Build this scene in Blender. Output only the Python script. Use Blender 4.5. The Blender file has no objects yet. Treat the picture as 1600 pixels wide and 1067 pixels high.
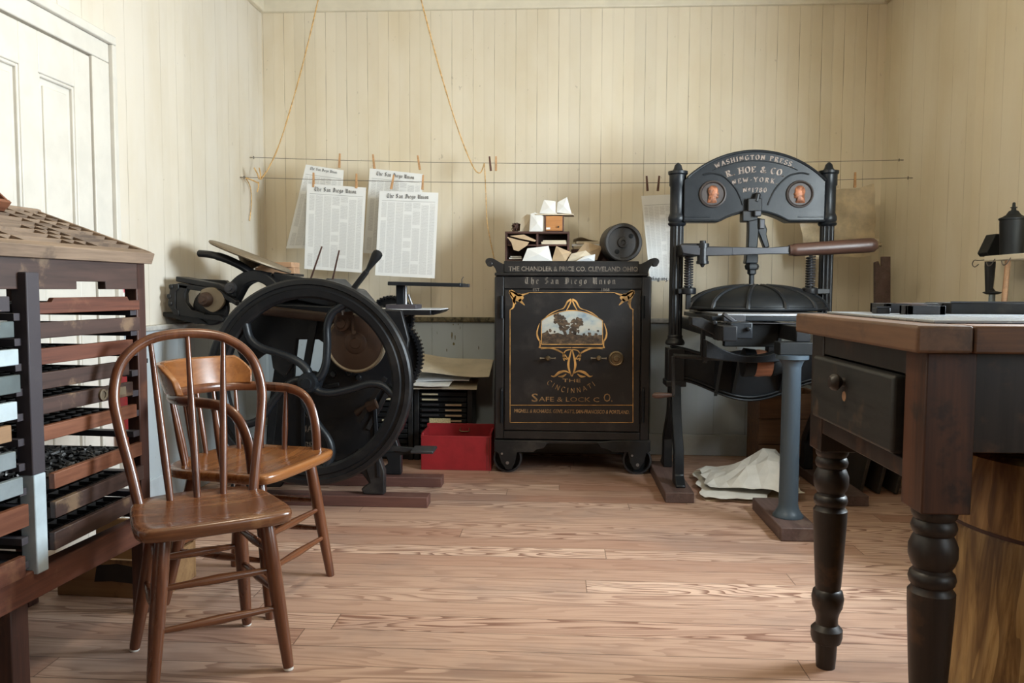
import bpy, bmesh, math, random
from mathutils import Vector, Matrix, Euler
PI = math.pi
random.seed(7)
scene = bpy.context.scene
COL = scene.collection

# ------------------------------------------------------------------ camera
F = 1250.0
EYE = Vector((0, 0, 1.0))
CY = Vector(((870 - 800) / F, (533.5 - 452) / F, -1)).normalized()      # room +Y seen from the camera
u0 = Vector((math.sin(.008), math.cos(.008), 0))
CZ = (u0 - CY * u0.dot(CY)).normalized()
CX = CY.cross(CZ)
cam = bpy.data.cameras.new('camera')
cam.sensor_width = 36.0
cam.lens = F / 1600 * 36.0
cam_o = bpy.data.objects.new('camera', cam)
COL.objects.link(cam_o)
R = Matrix((CX, CY, CZ))
cam_o.matrix_world = Matrix.Translation(EYE) @ R.to_4x4()
scene.camera = cam_o
cam.dof.use_dof = False


def U(px, py, X=None, Y=None, Z=None):
    """The point of the room seen at a pixel, on the plane x=X, y=Y or z=Z."""
    v = Vector(((px - 800) / F, (533.5 - py) / F, -1))
    w = Vector((CX.dot(v), CY.dot(v), CZ.dot(v)))
    t = X / w.x if X is not None else Y / w.y if Y is not None else (Z - 1.0) / w.z
    return EYE + w * t


# ------------------------------------------------------------------ objects
def thing(name, label, cat, loc=(0, 0, 0), rotz=0, group=None):
    o = bpy.data.objects.new(name, None)
    o.empty_display_size = .05
    COL.objects.link(o)
    o.location = loc
    o.rotation_euler = (0, 0, rotz)
    o['label'] = label
    o['category'] = cat
    if group:
        o['group'] = group
    return o


def tag(o, label, cat, group=None):
    o['label'] = label
    o['category'] = cat
    if group:
        o['group'] = group
    return o


def root_of(o):
    while o.parent is not None:
        o = o.parent
    return o


def obj(name, bm, m, parent=None, bevel=0, seg=2, sub=0, flat=False, world=False, label=None, angle=38):
    """Link a bmesh as ONE mesh object; world=True when its coordinates are the room's and the parent is unrotated."""
    if world and parent is not None:
        bmesh.ops.translate(bm, verts=bm.verts, vec=-parent_loc(parent))
    me = bpy.data.meshes.new(name)
    bmesh.ops.recalc_face_normals(bm, faces=bm.faces)
    bm.to_mesh(me)
    bm.free()
    for mm in (m if isinstance(m, (list, tuple)) else [m]):
        me.materials.append(mm)
    o = bpy.data.objects.new(name, me)
    COL.objects.link(o)
    if not flat and len(me.polygons):
        me.polygons.foreach_set('use_smooth', [True] * len(me.polygons))
        me.set_sharp_from_angle(angle=math.radians(angle))
    if bevel:
        b = o.modifiers.new('bevel', 'BEVEL')
        b.width = bevel
        b.segments = seg
        b.limit_method = 'ANGLE'
        b.angle_limit = math.radians(40)
        b.harden_normals = False
    if sub:
        s = o.modifiers.new('sub', 'SUBSURF')
        s.levels = s.render_levels = sub
    if parent is not None:
        o.parent = parent
    if label:
        o['label'] = label
    return o


def parent_loc(p):
    v = Vector((0, 0, 0))
    while p is not None:
        v += Vector(p.location)
        p = p.parent
    return v


def solo(name, bm, m, label, cat, group=None, **k):
    """A thing that is one mesh; its origin goes to the middle of its underside."""
    lo = Vector((min(v.co[i] for v in bm.verts) for i in range(3)))
    hi = Vector((max(v.co[i] for v in bm.verts) for i in range(3)))
    c = Vector(((lo.x + hi.x) / 2, (lo.y + hi.y) / 2, lo.z))
    bmesh.ops.translate(bm, verts=bm.verts, vec=-c)
    o = obj(name, bm, m, None, **k)
    o.location = c
    return tag(o, label, cat, group)


def struct(name, bm, m, parent=None, **k):
    o = obj(name, bm, m, parent, **k)
    if parent is None:
        o['kind'] = 'structure'
    return o


def dup(root, loc, rotz=None, label=None, group=None):
    r = root.copy()
    COL.objects.link(r)
    r.location = loc
    if rotz is not None:
        r.rotation_euler = (0, 0, rotz)
    if label:
        r['label'] = label
    if group:
        r['group'] = group
    for ch in list(root.children):
        c = ch.copy()
        COL.objects.link(c)
        c.parent = r
        for g in list(ch.children):
            d = g.copy()
            COL.objects.link(d)
            d.parent = c
    return r


# ------------------------------------------------------------------ shapes
def BM():
    return bmesh.new()


def rotm(x=0, y=0, z=0):
    return Euler((x, y, z)).to_matrix().to_4x4()


def T(x, y=None, z=None):
    return Matrix.Translation(Vector(x) if y is None else Vector((x, y, z)))


def add(bm, verts, faces, M=None, mi=0):
    vs = [bm.verts.new((M @ Vector(v)) if M is not None else v) for v in verts]
    out = []
    for f in faces:
        try:
            fc = bm.faces.new([vs[i] for i in f])
            fc.material_index = mi
            out.append(fc)
        except ValueError:
            pass
    return vs, out


BOXF = [(0, 1, 3, 2), (4, 6, 7, 5), (0, 4, 5, 1), (2, 3, 7, 6), (0, 2, 6, 4), (1, 5, 7, 3)]


def box(bm, c, s, M=None, mi=0, taper=None):
    """Box by centre and size; taper=(tx,ty) scales the top face."""
    v = []
    for ix in (-1, 1):
        for iy in (-1, 1):
            for iz in (-1, 1):
                k = (1, 1) if (taper is None or iz < 0) else taper
                v.append((c[0] + ix * s[0] / 2 * k[0], c[1] + iy * s[1] / 2 * k[1], c[2] + iz * s[2] / 2))
    return add(bm, v, BOXF, M, mi)


def bxx(bm, x0, x1, y0, y1, z0, z1, M=None, mi=0):
    return box(bm, ((x0 + x1) / 2, (y0 + y1) / 2, (z0 + z1) / 2), (abs(x1 - x0), abs(y1 - y0), abs(z1 - z0)), M, mi)


def beam(bm, p0, p1, w, h, up=(0, 0, 1), mi=0):
    """A rectangular bar between two points; w across, h along up."""
    p0, p1 = Vector(p0), Vector(p1)
    d = (p1 - p0)
    L = d.length
    d.normalize()
    a = d.cross(Vector(up))
    if a.length < 1e-5:
        a = d.cross(Vector((1, 0, 0)))
    a.normalize()
    b = a.cross(d).normalized()
    M = Matrix(((a.x, d.x, b.x, p0.x), (a.y, d.y, b.y, p0.y), (a.z, d.z, b.z, p0.z), (0, 0, 0, 1)))
    return bxx(bm, -w / 2, w / 2, 0, L, -h / 2, h / 2, M, mi)


def tube(bm, pts, r, n=10, closed=False, cap=True, flat=None, mi=0, up=None):
    """Sweep a round (or flat=(a,b) elliptical) section along points; r a number or a list."""
    pts = [Vector(p) for p in pts]
    m = len(pts)
    rs = r if isinstance(r, (list, tuple)) else [r] * m
    rings = []
    nrm = None
    for i in range(m):
        if closed:
            t = pts[(i + 1) % m] - pts[i - 1]
        else:
            t = pts[min(i + 1, m - 1)] - pts[max(i - 1, 0)]
        if t.length < 1e-9:
            t = Vector((0, 0, 1))
        t.normalize()
        if nrm is None:
            ref = Vector(up) if up is not None else (Vector((0, 0, 1)) if abs(t.z) < .9 else Vector((1, 0, 0)))
            nrm = ref
        nrm = nrm - t * nrm.dot(t)
        if nrm.length < 1e-6:
            nrm = t.orthogonal()
        nrm.normalize()
        b = t.cross(nrm)
        fa, fb = flat if flat else (1, 1)
        rings.append([bm.verts.new(pts[i] + (nrm * math.cos(2 * PI * k / n) * fa + b * math.sin(2 * PI * k / n) * fb) * rs[i]) for k in range(n)])
    last = m if closed else m - 1
    for i in range(last):
        A, B = rings[i], rings[(i + 1) % m]
        for k in range(n):
            f = bm.faces.new((A[k], A[(k + 1) % n], B[(k + 1) % n], B[k]))
            f.material_index = mi
    if cap and not closed:
        bm.faces.new(rings[0][::-1]).material_index = mi
        bm.faces.new(rings[-1]).material_index = mi


def cyl(bm, p0, p1, r0, r1=None, n=20, mi=0):
    tube(bm, [p0, p1], [r0, r0 if r1 is None else r1], n, mi=mi)


def lathe(bm, prof, M=None, n=28, mi=0, a0=0, a1=2 * PI):
    """Profile of (radius, height) turned about local Z."""
    full = abs(a1 - a0 - 2 * PI) < 1e-6
    k = n if full else n + 1
    rings = []
    for r, z in prof:
        if r < 1e-6:
            v = Vector((0, 0, z))
            rings.append([bm.verts.new(M @ v if M is not None else v)])
        else:
            ring = []
            for j in range(k):
                a = a0 + (a1 - a0) * j / n
                v = Vector((r * math.cos(a), r * math.sin(a), z))
                ring.append(bm.verts.new(M @ v if M is not None else v))
            rings.append(ring)
    for A, B in zip(rings, rings[1:]):
        for j in range(n):
            j2 = (j + 1) % k
            try:
                if len(A) == 1 and len(B) == 1:
                    continue
                if len(A) == 1:
                    f = bm.faces.new((A[0], B[j2], B[j]))
                elif len(B) == 1:
                    f = bm.faces.new((A[j], A[j2], B[0]))
                else:
                    f = bm.faces.new((A[j], A[j2], B[j2], B[j]))
                f.material_index = mi
            except ValueError:
                pass


def ring(bm, prof, M=None, n=64, mi=0):
    """Closed (r,z) profile turned about local Z: a solid ring."""
    lathe(bm, list(prof) + [prof[0]], M, n, mi)
    bmesh.ops.remove_doubles(bm, verts=bm.verts, dist=1e-6)


def prism(bm, pts, t, M=None, mi=0):
    """Polygon in local XY pulled from z=-t/2 to t/2."""
    n = len(pts)
    v = [(p[0], p[1], -t / 2) for p in pts] + [(p[0], p[1], t / 2) for p in pts]
    f = [tuple(range(n))[::-1], tuple(range(n, 2 * n))] + [(i, (i + 1) % n, n + (i + 1) % n, n + i) for i in range(n)]
    return add(bm, v, f, M, mi)


def strip(bm, top, bot, y0, y1, M=None, mi=0):
    """Solid between an upper and a lower (x,z) outline of equal length, from y0 to y1: arched plates without big n-gons."""
    n = len(top)
    v = []
    for y in (y0, y1):
        v += [(x, y, z) for x, z in top] + [(x, y, z) for x, z in bot]
    f = []
    o = 2 * n
    for i in range(n - 1):
        f += [(i, i + 1, n + i + 1, n + i), (o + i, o + n + i, o + n + i + 1, o + i + 1),
              (i, o + i, o + i + 1, i + 1), (n + i, n + i + 1, o + n + i + 1, o + n + i)]
    f += [(0, n, o + n, o), (n - 1, o + n - 1, o + 2 * n - 1, 2 * n - 1)]
    return add(bm, v, f, M, mi)


# local XY -> room XZ, local Z -> room -Y (towards the camera)
XZ = Matrix(((1, 0, 0, 0), (0, 0, -1, 0), (0, 1, 0, 0), (0, 0, 0, 1)))
# local XY -> room YZ, local Z -> room +X
YZ = Matrix(((0, 0, 1, 0), (1, 0, 0, 0), (0, 1, 0, 0), (0, 0, 0, 1)))


def curve(pts, n=8, closed=False):
    """Catmull-Rom through points."""
    P = [Vector(p) for p in pts]
    out = []
    m = len(P)
    rng = range(m) if closed else range(m - 1)
    for i in rng:
        if closed:
            a, b, c, d = P[i - 1], P[i], P[(i + 1) % m], P[(i + 2) % m]
        else:
            a, b, c, d = P[max(i - 1, 0)], P[i], P[i + 1], P[min(i + 2, m - 1)]
        for k in range(n):
            t = k / n
            out.append(.5 * ((2 * b) + (c - a) * t + (2 * a - 5 * b + 4 * c - d) * t * t + (3 * b - a - 3 * c + d) * t ** 3))
    if not closed:
        out.append(P[-1])
    return out


def c2(pts, n=6, closed=False):
    return [(p.x, p.y) for p in curve([(x, y, 0) for x, y in pts], n, closed)]


def sheet(bm, fn, nu=12, nv=14, thick=.0006, mi=0):
    """Thin sheet from fn(u,v)->point with UVs, given a real (small) thickness."""
    uv = bm.loops.layers.uv.verify()
    vs = [[bm.verts.new(fn(i / nu, j / nv)) for j in range(nv + 1)] for i in range(nu + 1)]
    fs = []
    for i in range(nu):
        for j in range(nv):
            f = bm.faces.new((vs[i][j], vs[i + 1][j], vs[i + 1][j + 1], vs[i][j + 1]))
            f.material_index = mi
            fs.append(f)
            for l, (a, b) in zip(f.loops, ((i, j), (i + 1, j), (i + 1, j + 1), (i, j + 1))):
                l[uv].uv = (a / nu, b / nv)
    bm.normal_update()
    r = bmesh.ops.solidify(bm, geom=fs, thickness=thick)


# ------------------------------------------------------------------ lettering
BLACK = {
    'T': (1.05, [[(0, 1.4), (.35, 1.6), (.75, 1.45), (1.0, 1.58)], [(.6, 1.45), (.55, .15), (.75, 0)], [(.2, 1.3), (.08, .6), (.25, .1), (.7, .03)]]),
    'h': (.72, [[(.1, 1.6), (.1, .1), (.25, 0)], [(.1, .75), (.35, 1), (.55, .85), (.55, .1), (.42, -.2)]]),
    'e': (.66, [[(.1, .85), (.1, .2), (.32, 0), (.55, .2)], [(.1, .85), (.32, 1.02), (.55, .78), (.1, .48)]]),
    'S': (.95, [[(.78, 1.4), (.4, 1.6), (.1, 1.3), (.15, 1.0), (.7, .65), (.75, .3), (.4, 0), (.05, .2)], [(.44, 1.5), (.42, .15)]]),
    'a': (.72, [[(.1, .85), (.3, 1), (.5, .85), (.5, .15), (.62, 0)], [(.5, .55), (.15, .4), (.1, .2), (.25, 0), (.5, .2)]]),
    'n': (.74, [[(.1, 1), (.1, .1), (.22, 0)], [(.1, .8), (.35, 1), (.52, .85), (.52, .12), (.65, 0)]]),
    'D': (1.05, [[(.05, 1.45), (.55, 1.6), (.9, 1.2), (.9, .4), (.55, 0), (.05, .1)], [(.3, 1.4), (.25, .1)], [(.55, 1.5), (.52, .15)]]),
    'i': (.36, [[(.1, 1), (.1, .12), (.22, 0)], [(.08, 1.3), (.16, 1.4)]]),
    'g': (.68, [[(.5, .9), (.3, 1), (.1, .8), (.1, .25), (.3, .05), (.5, .2)], [(.5, 1), (.5, -.3), (.3, -.5), (.08, -.35)]]),
    'o': (.64, [[(.1, .8), (.1, .2), (.3, 0), (.5, .2), (.5, .8), (.3, 1), (.1, .8)]]),
    'U': (1.1, [[(-.02, 1.45), (.18, 1.6), (.18, .3), (.5, 0), (.85, .3)], [(.85, 1.6), (.85, .15), (1.0, 0)], [(.5, 1.5), (.5, .2)]]),
    '.': (.34, [[(.08, .02), (.14, .1)]]), ' ': (.5, []),
}
ARC = lambda cx, cy, rx, ry, a0, a1, n=10: [(cx + rx * math.cos(math.radians(a0 + (a1 - a0) * k / n)), cy + ry * math.sin(math.radians(a0 + (a1 - a0) * k / n))) for k in range(n + 1)]
ROMAN = {
    'A': (.82, [[(.05, 0), (.4, 1), (.75, 0)], [(.18, .36), (.62, .36)]]),
    'W': (1.1, [[(.05, 1), (.3, 0), (.53, .85), (.77, 0), (1.02, 1)]]),
    'S': (.66, [ARC(.32, .74, .24, .26, 20, 270) + ARC(.32, .24, .26, .24, 90, -160)]),
    'H': (.84, [[(.12, 0), (.12, 1)], [(.7, 0), (.7, 1)], [(.12, .5), (.7, .5)]]),
    'I': (.38, [[(.18, 0), (.18, 1)]]),
    'N': (.86, [[(.12, 0), (.12, 1)], [(.12, 1), (.7, 0)], [(.7, 0), (.7, 1)]]),
    'G': (.84, [ARC(.42, .5, .34, .5, 45, 330, 14), [(.5, .42), (.78, .42)], [(.72, .42), (.72, .08)]]),
    'T': (.74, [[(.35, 0), (.35, .96)], [(.04, .96), (.66, .96)], [(.05, .96), (.05, .78)], [(.65, .96), (.65, .78)]]),
    'O': (.86, [ARC(.42, .5, .34, .5, 0, 360, 16)]),
    'P': (.7, [[(.14, 0), (.14, 1)], [(.14, .97)] + ARC(.36, .74, .24, .235, 90, -90) + [(.14, .5)]]),
    'R': (.8, [[(.14, 0), (.14, 1)], [(.14, .97)] + ARC(.36, .75, .24, .225, 90, -90) + [(.14, .52)], [(.38, .5), (.66, 0)]]),
    'E': (.7, [[(.14, 0), (.14, 1)], [(.14, .97), (.6, .97), (.6, .8)], [(.14, .52), (.46, .52)], [(.14, .03), (.62, .03), (.62, .22)]]),
    'C': (.78, [ARC(.42, .5, .34, .5, 45, 315, 14)]),
    'Y': (.76, [[(.03, 1), (.36, .48), (.69, 1)], [(.36, .48), (.36, 0)]]),
    'K': (.8, [[(.14, 0), (.14, 1)], [(.66, 1), (.16, .42)], [(.32, .58), (.68, 0)]]),
    'J': (.6, [[(.4, 1), (.4, .2)] + ARC(.24, .2, .16, .2, 0, -170, 6)]),
    'B': (.74, [[(.14, 0), (.14, 1)], [(.14, .97)] + ARC(.36, .75, .2, .225, 90, -90) + [(.14, .52)], [(.3, .52)] + ARC(.38, .27, .24, .25, 90, -90) + [(.14, .02)]]),
    'L': (.66, [[(.14, 0), (.14, 1)], [(.14, .03), (.58, .03), (.58, .22)]]),
    'D': (.84, [[(.14, 0), (.14, 1)], [(.14, .97)] + ARC(.38, .5, .34, .47, 90, -90) + [(.14, .03)]]),
    'V': (.8, [[(.05, 1), (.4, 0), (.75, 1)]]),
    '&': (.86, [[(.78, .45), (.6, .1)] + ARC(.34, .25, .26, .25, -40, -220, 8) + [(.5, .66)] + ARC(.38, .8, .15, .18, -10, 220, 8) + [(.72, 0)]]),
    '.': (.3, [[(.1, .0), (.1, .1), (.18, .1), (.18, .0)]]), '-': (.5, [[(.1, .45), (.4, .45)]]), ' ': (.42, []),
    '1': (.5, [[(.1, .82), (.26, 1), (.26, 0)]]), '7': (.64, [[(.06, .8), (.06, .97), (.58, .97), (.26, 0)]]),
    '8': (.68, [ARC(.33, .76, .2, .22, 0, 360, 12), ARC(.33, .27, .25, .26, 0, 360, 12)]), '0': (.7, [ARC(.34, .5, .26, .5, 0, 360, 16)]),
    '6': (.68, [[(.5, .95), (.2, .6)] + ARC(.34, .28, .25, .28, 150, 510, 14)]), 'o': (.5, [ARC(.22, .72, .17, .22, 0, 360, 12), [(.06, .34), (.4, .34)]]),
}


def nib_width(s, font, track=0.0):
    return sum(font[c][0] + track for c in s)


def nib_text(bm, s, font, M, size, nib=(.08, .05), serif=0, align=.5, track=0.0, arc=None, mi=0, slant=0.0, thick=0.0):
    """Pen-drawn lettering in the local XY plane of M. arc=(radius) bends the line about a centre radius below (or above when negative)."""
    w = nib_width(s, font, track) * size
    x = -w * align
    for ch in s:
        adv, strokes = font[ch]
        strokes = [list(p) for p in strokes]
        extra = []
        if serif:
            for p in strokes:
                for a, b in ((p[0], p[1]), (p[-1], p[-2])) if len(p) > 1 else ():
                    if (a[1] < .02 or a[1] > .985) and abs(b[1] - a[1]) > abs(b[0] - a[0]) * .9:
                        y = .03 if a[1] < .5 else .97
                        extra.append([(a[0] - serif, y), (a[0] + serif, y)])
        for p in strokes + extra:
            for (ax, ay), (bx, by) in zip(p, p[1:]):
                nx, ny = nib
                dx, dy = bx - ax, by - ay
                q = [(ax - nx, ay - ny), (ax + nx, ay + ny), (bx + nx, by + ny), (bx - nx, by - ny)]
                if abs(dx * ny - dy * nx) < 1e-3 * 5:      # stroke along the pen: widen it
                    q = [(ax, ay - .03), (bx, by - .03), (bx, by + .03), (ax, ay + .03)]
                out = []
                for px, py in q:
                    lx, ly = (px + slant * py) * size, py * size
                    if arc:
                        th = (x + adv * size / 2) / arc
                        cx, cy = lx - adv * size / 2, ly
                        c, sn = math.cos(th), math.sin(th)
                        X = arc * sn + cx * c + cy * sn
                        Y = arc * (c - 1) - cx * sn + cy * c
                        out.append((X, Y, 0))
                    else:
                        out.append((x + lx, ly, 0))
                if thick:
                    lo = [(a, b, -thick) for a, b, _ in out]
                    add(bm, out + lo, [(0, 1, 2, 3), (0, 4, 5, 1), (1, 5, 6, 2), (2, 6, 7, 3), (3, 7, 4, 0)], M, mi)
                else:
                    add(bm, out, [(0, 1, 2, 3)], M, mi)
        x += (adv + track) * size


def sans_text(bm, s, M, size, width=None, mi=0, bold=0.0, shear=0.0):
    """Plain sans lettering, centred, laid flat in the local XY plane of M."""
    cu = bpy.data.curves.new('lettering', 'FONT')
    cu.body = s
    cu.size = size
    cu.offset = bold * size
    cu.shear = shear
    cu.resolution_u = 2
    cu.align_x = 'CENTER'
    o = bpy.data.objects.new('lettering', cu)
    COL.objects.link(o)
    dg = bpy.context.evaluated_depsgraph_get()
    me = o.evaluated_get(dg).to_mesh()
    vs = [v.co.copy() for v in me.vertices]
    fs = [tuple(p.vertices) for p in me.polygons]
    o.evaluated_get(dg).to_mesh_clear()
    bpy.data.objects.remove(o)
    bpy.data.curves.remove(cu)
    if vs:
        x0, x1 = min(v.x for v in vs), max(v.x for v in vs)
        k = (width / (x1 - x0)) if width else 1
        vs = [Vector(((v.x - (x0 + x1) / 2) * k, v.y, 0)) for v in vs]
        add(bm, vs, fs, M, mi)


# ------------------------------------------------------------------ materials
class NT:
    def __init__(s, name):
        s.m = bpy.data.materials.new(name)
        s.m.use_nodes = True
        s.t = s.m.node_tree
        s.b = s.t.nodes['Principled BSDF']

    def n(s, kind, **k):
        nd = s.t.nodes.new(kind)
        ins = k.pop('i', {})
        for a, v in k.items():
            setattr(nd, a, v)
        for a, v in ins.items():
            s.set(nd.inputs[a], v)
        return nd

    def set(s, sock, v):
        if isinstance(v, bpy.types.NodeSocket):
            s.t.links.new(v, sock)
        elif isinstance(v, bpy.types.Node):
            s.t.links.new(v.outputs[0], sock)
        else:
            if sock.type == 'RGBA' and len(v) == 3:
                v = (*v, 1)
            sock.default_value = v

    def math(s, op, a, b=0.0, c=0.0):
        nd = s.n('ShaderNodeMath', operation=op)
        s.set(nd.inputs[0], a)
        s.set(nd.inputs[1], b)
        s.set(nd.inputs[2], c)
        return nd.outputs[0]

    def mix(s, f, a, b, mode='MIX'):
        nd = s.n('ShaderNodeMix', data_type='RGBA', blend_type=mode)
        s.set(nd.inputs[0], f)
        s.set(nd.inputs[6], a)
        s.set(nd.inputs[7], b)
        return nd.outputs[2]

    def ramp(s, f, stops):
        nd = s.n('ShaderNodeValToRGB')
        el = nd.color_ramp.elements
        while len(el) < len(stops):
            el.new(.5)
        for e, (p, c) in zip(el, stops):
            e.position = p
            e.color = (*c, 1) if len(c) == 3 else c
        s.set(nd.inputs[0], f)
        return nd.outputs[0]

    def smooth(s, f, a, b):
        nd = s.n('ShaderNodeMapRange', interpolation_type='SMOOTHSTEP')
        s.set(nd.inputs[0], f)
        nd.inputs[1].default_value = a
        nd.inputs[2].default_value = b
        return nd.outputs[0]

    def coords(s, kind='Object', scale=(1, 1, 1), loc=(0, 0, 0), rot=(0, 0, 0)):
        c = s.n('ShaderNodeTexCoord')
        mp = s.n('ShaderNodeMapping')
        s.set(mp.inputs[0], c.outputs[kind])
        mp.inputs['Scale'].default_value = scale
        mp.inputs['Location'].default_value = loc
        mp.inputs['Rotation'].default_value = rot
        return mp.outputs[0]

    def noise(s, v, scale=5, detail=4, rough=.55, dist=0.0):
        nd = s.n('ShaderNodeTexNoise', i={'Scale': scale, 'Detail': detail, 'Roughness': rough, 'Distortion': dist})
        s.set(nd.inputs['Vector'], v)
        return nd.outputs[0]

    def bump(s, h, strength=.2, dist=.01):
        nd = s.n('ShaderNodeBump', i={'Strength': strength, 'Distance': dist})
        s.set(nd.inputs['Height'], h)
        s.set(s.b.inputs['Normal'], nd.outputs[0])

    def fin(s, color=None, rough=None, metal=None, spec=None, coat=None):
        if color is not None:
            s.set(s.b.inputs['Base Color'], color)
        if rough is not None:
            s.set(s.b.inputs['Roughness'], rough)
        if metal is not None:
            s.set(s.b.inputs['Metallic'], metal)
        if spec is not None:
            s.set(s.b.inputs['Specular IOR Level'], spec)
        if coat is not None:
            s.set(s.b.inputs['Coat Weight'], coat)
            s.b.inputs['Coat Roughness'].default_value = .2
        return s.m


def wood(name, light, dark, axis='X', rough=.5, scale=1.0, wear=None, wear_amt=.5, coat=0, contrast=1.0, spec=.5):
    """Grain running along the object's own axis, with optional worn patches of a second colour."""
    t = NT(name)
    al, ac = 1.2 * scale, 22 * scale
    sc = {'X': (al, ac, ac), 'Y': (ac, al, ac), 'Z': (ac, ac, al)}[axis]
    v = t.coords('Object', sc)
    a = t.noise(v, 1.0, 5, .6, .6)
    b = t.noise(t.coords('Object', tuple(k * 4 for k in sc)), 1.3, 3, .6)
    g = t.math('MULTIPLY_ADD', b, .35, t.math('MULTIPLY', a, .75))
    c = t.ramp(t.smooth(g, .55 - .25 / contrast, .55 + .2 / contrast), [(0, dark), (.5, tuple((x + y) / 2 for x, y in zip(light, dark))), (1, light)])
    if wear:
        w = t.noise(t.coords('Object', (7, 7, 7), (3.1, 1.7, .4)), 1.0, 5, .65)
        c = t.mix(t.math('MULTIPLY', t.smooth(w, .56, .68), wear_amt), c, wear)
    t.bump(g, .05, .003)
    return t.fin(c, t.math('MULTIPLY_ADD', a, .25, rough - .12), spec=spec, coat=coat)


def iron(name, col=(.008, .0085, .010), rough=.40, dust=(.06, .055, .05), amt=.3, metal=0.0, spec=.34, scale=1.0):
    t = NT(name)
    a = t.noise(t.coords('Object', (6 * scale,) * 3), 1, 6, .65)
    b = t.noise(t.coords('Object', (90 * scale,) * 3), 1, 3, .6)
    c = t.mix(t.math('MULTIPLY', t.smooth(a, .5, .75), amt), col, dust)
    t.bump(b, .15, .002)
    return t.fin(c, t.math('MULTIPLY_ADD', a, .3, rough - .15), metal, spec)


def plain(name, col, rough=.6, var=.15, metal=0.0, scale=9, bump=0.05, spec=.5, fine=60):
    t = NT(name)
    a = t.noise(t.coords('Object', (scale,) * 3), 1, 5, .6)
    c = t.mix(t.smooth(a, .3, .7), tuple(x * (1 - var) for x in col), tuple(min(1, x * (1 + var)) for x in col))
    t.bump(t.noise(t.coords('Object', (fine,) * 3), 1, 3, .6), bump, .003)
    return t.fin(c, rough, metal, spec)


M = {}
M['iron'] = iron('black painted cast iron')
M['iron_blue'] = iron('blue black press iron', (.009, .011, .014), .38, (.04, .045, .05), .3)
M['iron_dusty'] = iron('dusty black iron', (.014, .014, .015), .48, (.11, .095, .08), .45)
M['steel'] = iron('worn bright steel', (.36, .36, .37), .42, (.12, .11, .10), .6, 1.0)
M['steel_dark'] = iron('dark steel', (.055, .055, .06), .42, (.05, .04, .03), .5, .5)
M['rust'] = iron('rusty brown iron', (.055, .032, .022), .55, (.10, .05, .028), .7)
M['tarnish'] = iron('tarnished tan metal', (.22, .175, .12), .5, (.12, .10, .07), .5, .3)
M['copper'] = plain('bright copper', (.27, .105, .052), .5, .6, .25, 60)
M['brass'] = plain('aged brass', (.22, .16, .09), .36, .35, .8)
M['gold'] = plain('old gold leaf paint', (.44, .235, .07), .5, .5, .1, 14)
M['gold_dim'] = plain('dulled gold lettering', (.34, .20, .085), .55, .45, .1, 18)
M['silver_paint'] = plain('worn silver lettering', (.17, .145, .12), .55, .5, 0, 22)
M['letter_press'] = plain('worn bronze lettering', (.25, .19, .155), .55, .35, .1, 24)
M['grip'] = wood('dark turned grip wood', (.085, .040, .027), (.035, .017, .013), 'X', .38)
M['drum_wood'] = wood('worn red drum wood', (.42, .17, .085), (.2, .08, .045), 'X', .5, 1, (.06, .04, .035), .6)
M['post_blue'] = iron('blue grey painted post', (.060, .082, .105), .36, (.10, .12, .13), .4)
M['white_pad'] = plain('white glide', (.72, .70, .66), .5)
M['chair'] = wood('varnished chair wood', (.155, .052, .020), (.06, .018, .009), 'Z', .30, 1, coat=.5)
M['chair_x'] = wood('varnished chair wood across', (.17, .058, .021), (.068, .021, .009), 'X', .28, 1, coat=.5)
M['seat'] = wood('worn varnished seat', (.19, .072, .027), (.07, .024, .011), 'X', .26, .8, (.30, .15, .065), .45, coat=.5)
M['seat_b'] = wood('golden varnished seat', (.30, .115, .032), (.15, .05, .015), 'X', .27, .8, coat=.5)
M['cabinet'] = wood('dark red brown wood', (.16, .055, .032), (.055, .018, .012), 'Y', .5, 1, (.26, .13, .07), .4)
M['cabinet_b'] = wood('sooty brown wood', (.075, .04, .032), (.025, .015, .013), 'Y', .5, 1, (.33, .22, .13), .45)
M['cabinet_c'] = wood('warm red wood', (.24, .095, .05), (.11, .035, .018), 'Y', .5, 1, (.12, .05, .03), .5)
M['cab_post'] = wood('dark post wood', (.09, .036, .024), (.03, .013, .011), 'Z', .5, 1, (.2, .08, .04), .4)
M['iron_post'] = iron('dull violet grey post', (.055, .048, .056), .5, (.10, .09, .09), .5)
M['case_top'] = wood('weathered case wood', (.30, .215, .15), (.10, .065, .045), 'Y', .65, 1, (.05, .035, .03), .5)
M['grey_front'] = plain('blue grey painted front', (.21, .25, .27), .6, .2)
M['slate_front'] = plain('slate painted front', (.09, .115, .12), .6, .2)
M['pale_front'] = plain('pale blue painted front', (.46, .55, .60), .6, .15)
M['tan_front'] = wood('tan wood front', (.36, .22, .12), (.2, .11, .06), 'Y', .55)
M['type'] = plain('lead type sorts', (.10, .095, .09), .45, .6, .4, 60, .6)
M['dark_in'] = plain('dark case inside', (.025, .02, .018), .7, .4)
M['table_top'] = wood('old orange brown table wood', (.20, .085, .032), (.07, .03, .014), 'X', .55, 1, (.045, .022, .014), .6)
M['table_y'] = wood('old brown table end grain', (.17, .088, .048), (.07, .036, .02), 'Y', .55, 1, (.05, .03, .02), .5)
M['table_dark'] = wood('black stained table wood', (.026, .017, .014), (.009, .007, .006), 'Z', .42, 1, (.10, .045, .022), .5)
M['drawer_front'] = wood('black green drawer front', (.020, .020, .019), (.010, .010, .010), 'Y', .5, 1, (.15, .09, .05), .35)
M['table_red'] = wood('dark red table post', (.095, .036, .018), (.026, .011, .008), 'Z', .5, 1, (.014, .010, .009), .8)
M['runner'] = wood('brown skid wood', (.15, .065, .05), (.07, .03, .024), 'X', .6, 1, (.2, .13, .10), .4)
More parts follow.
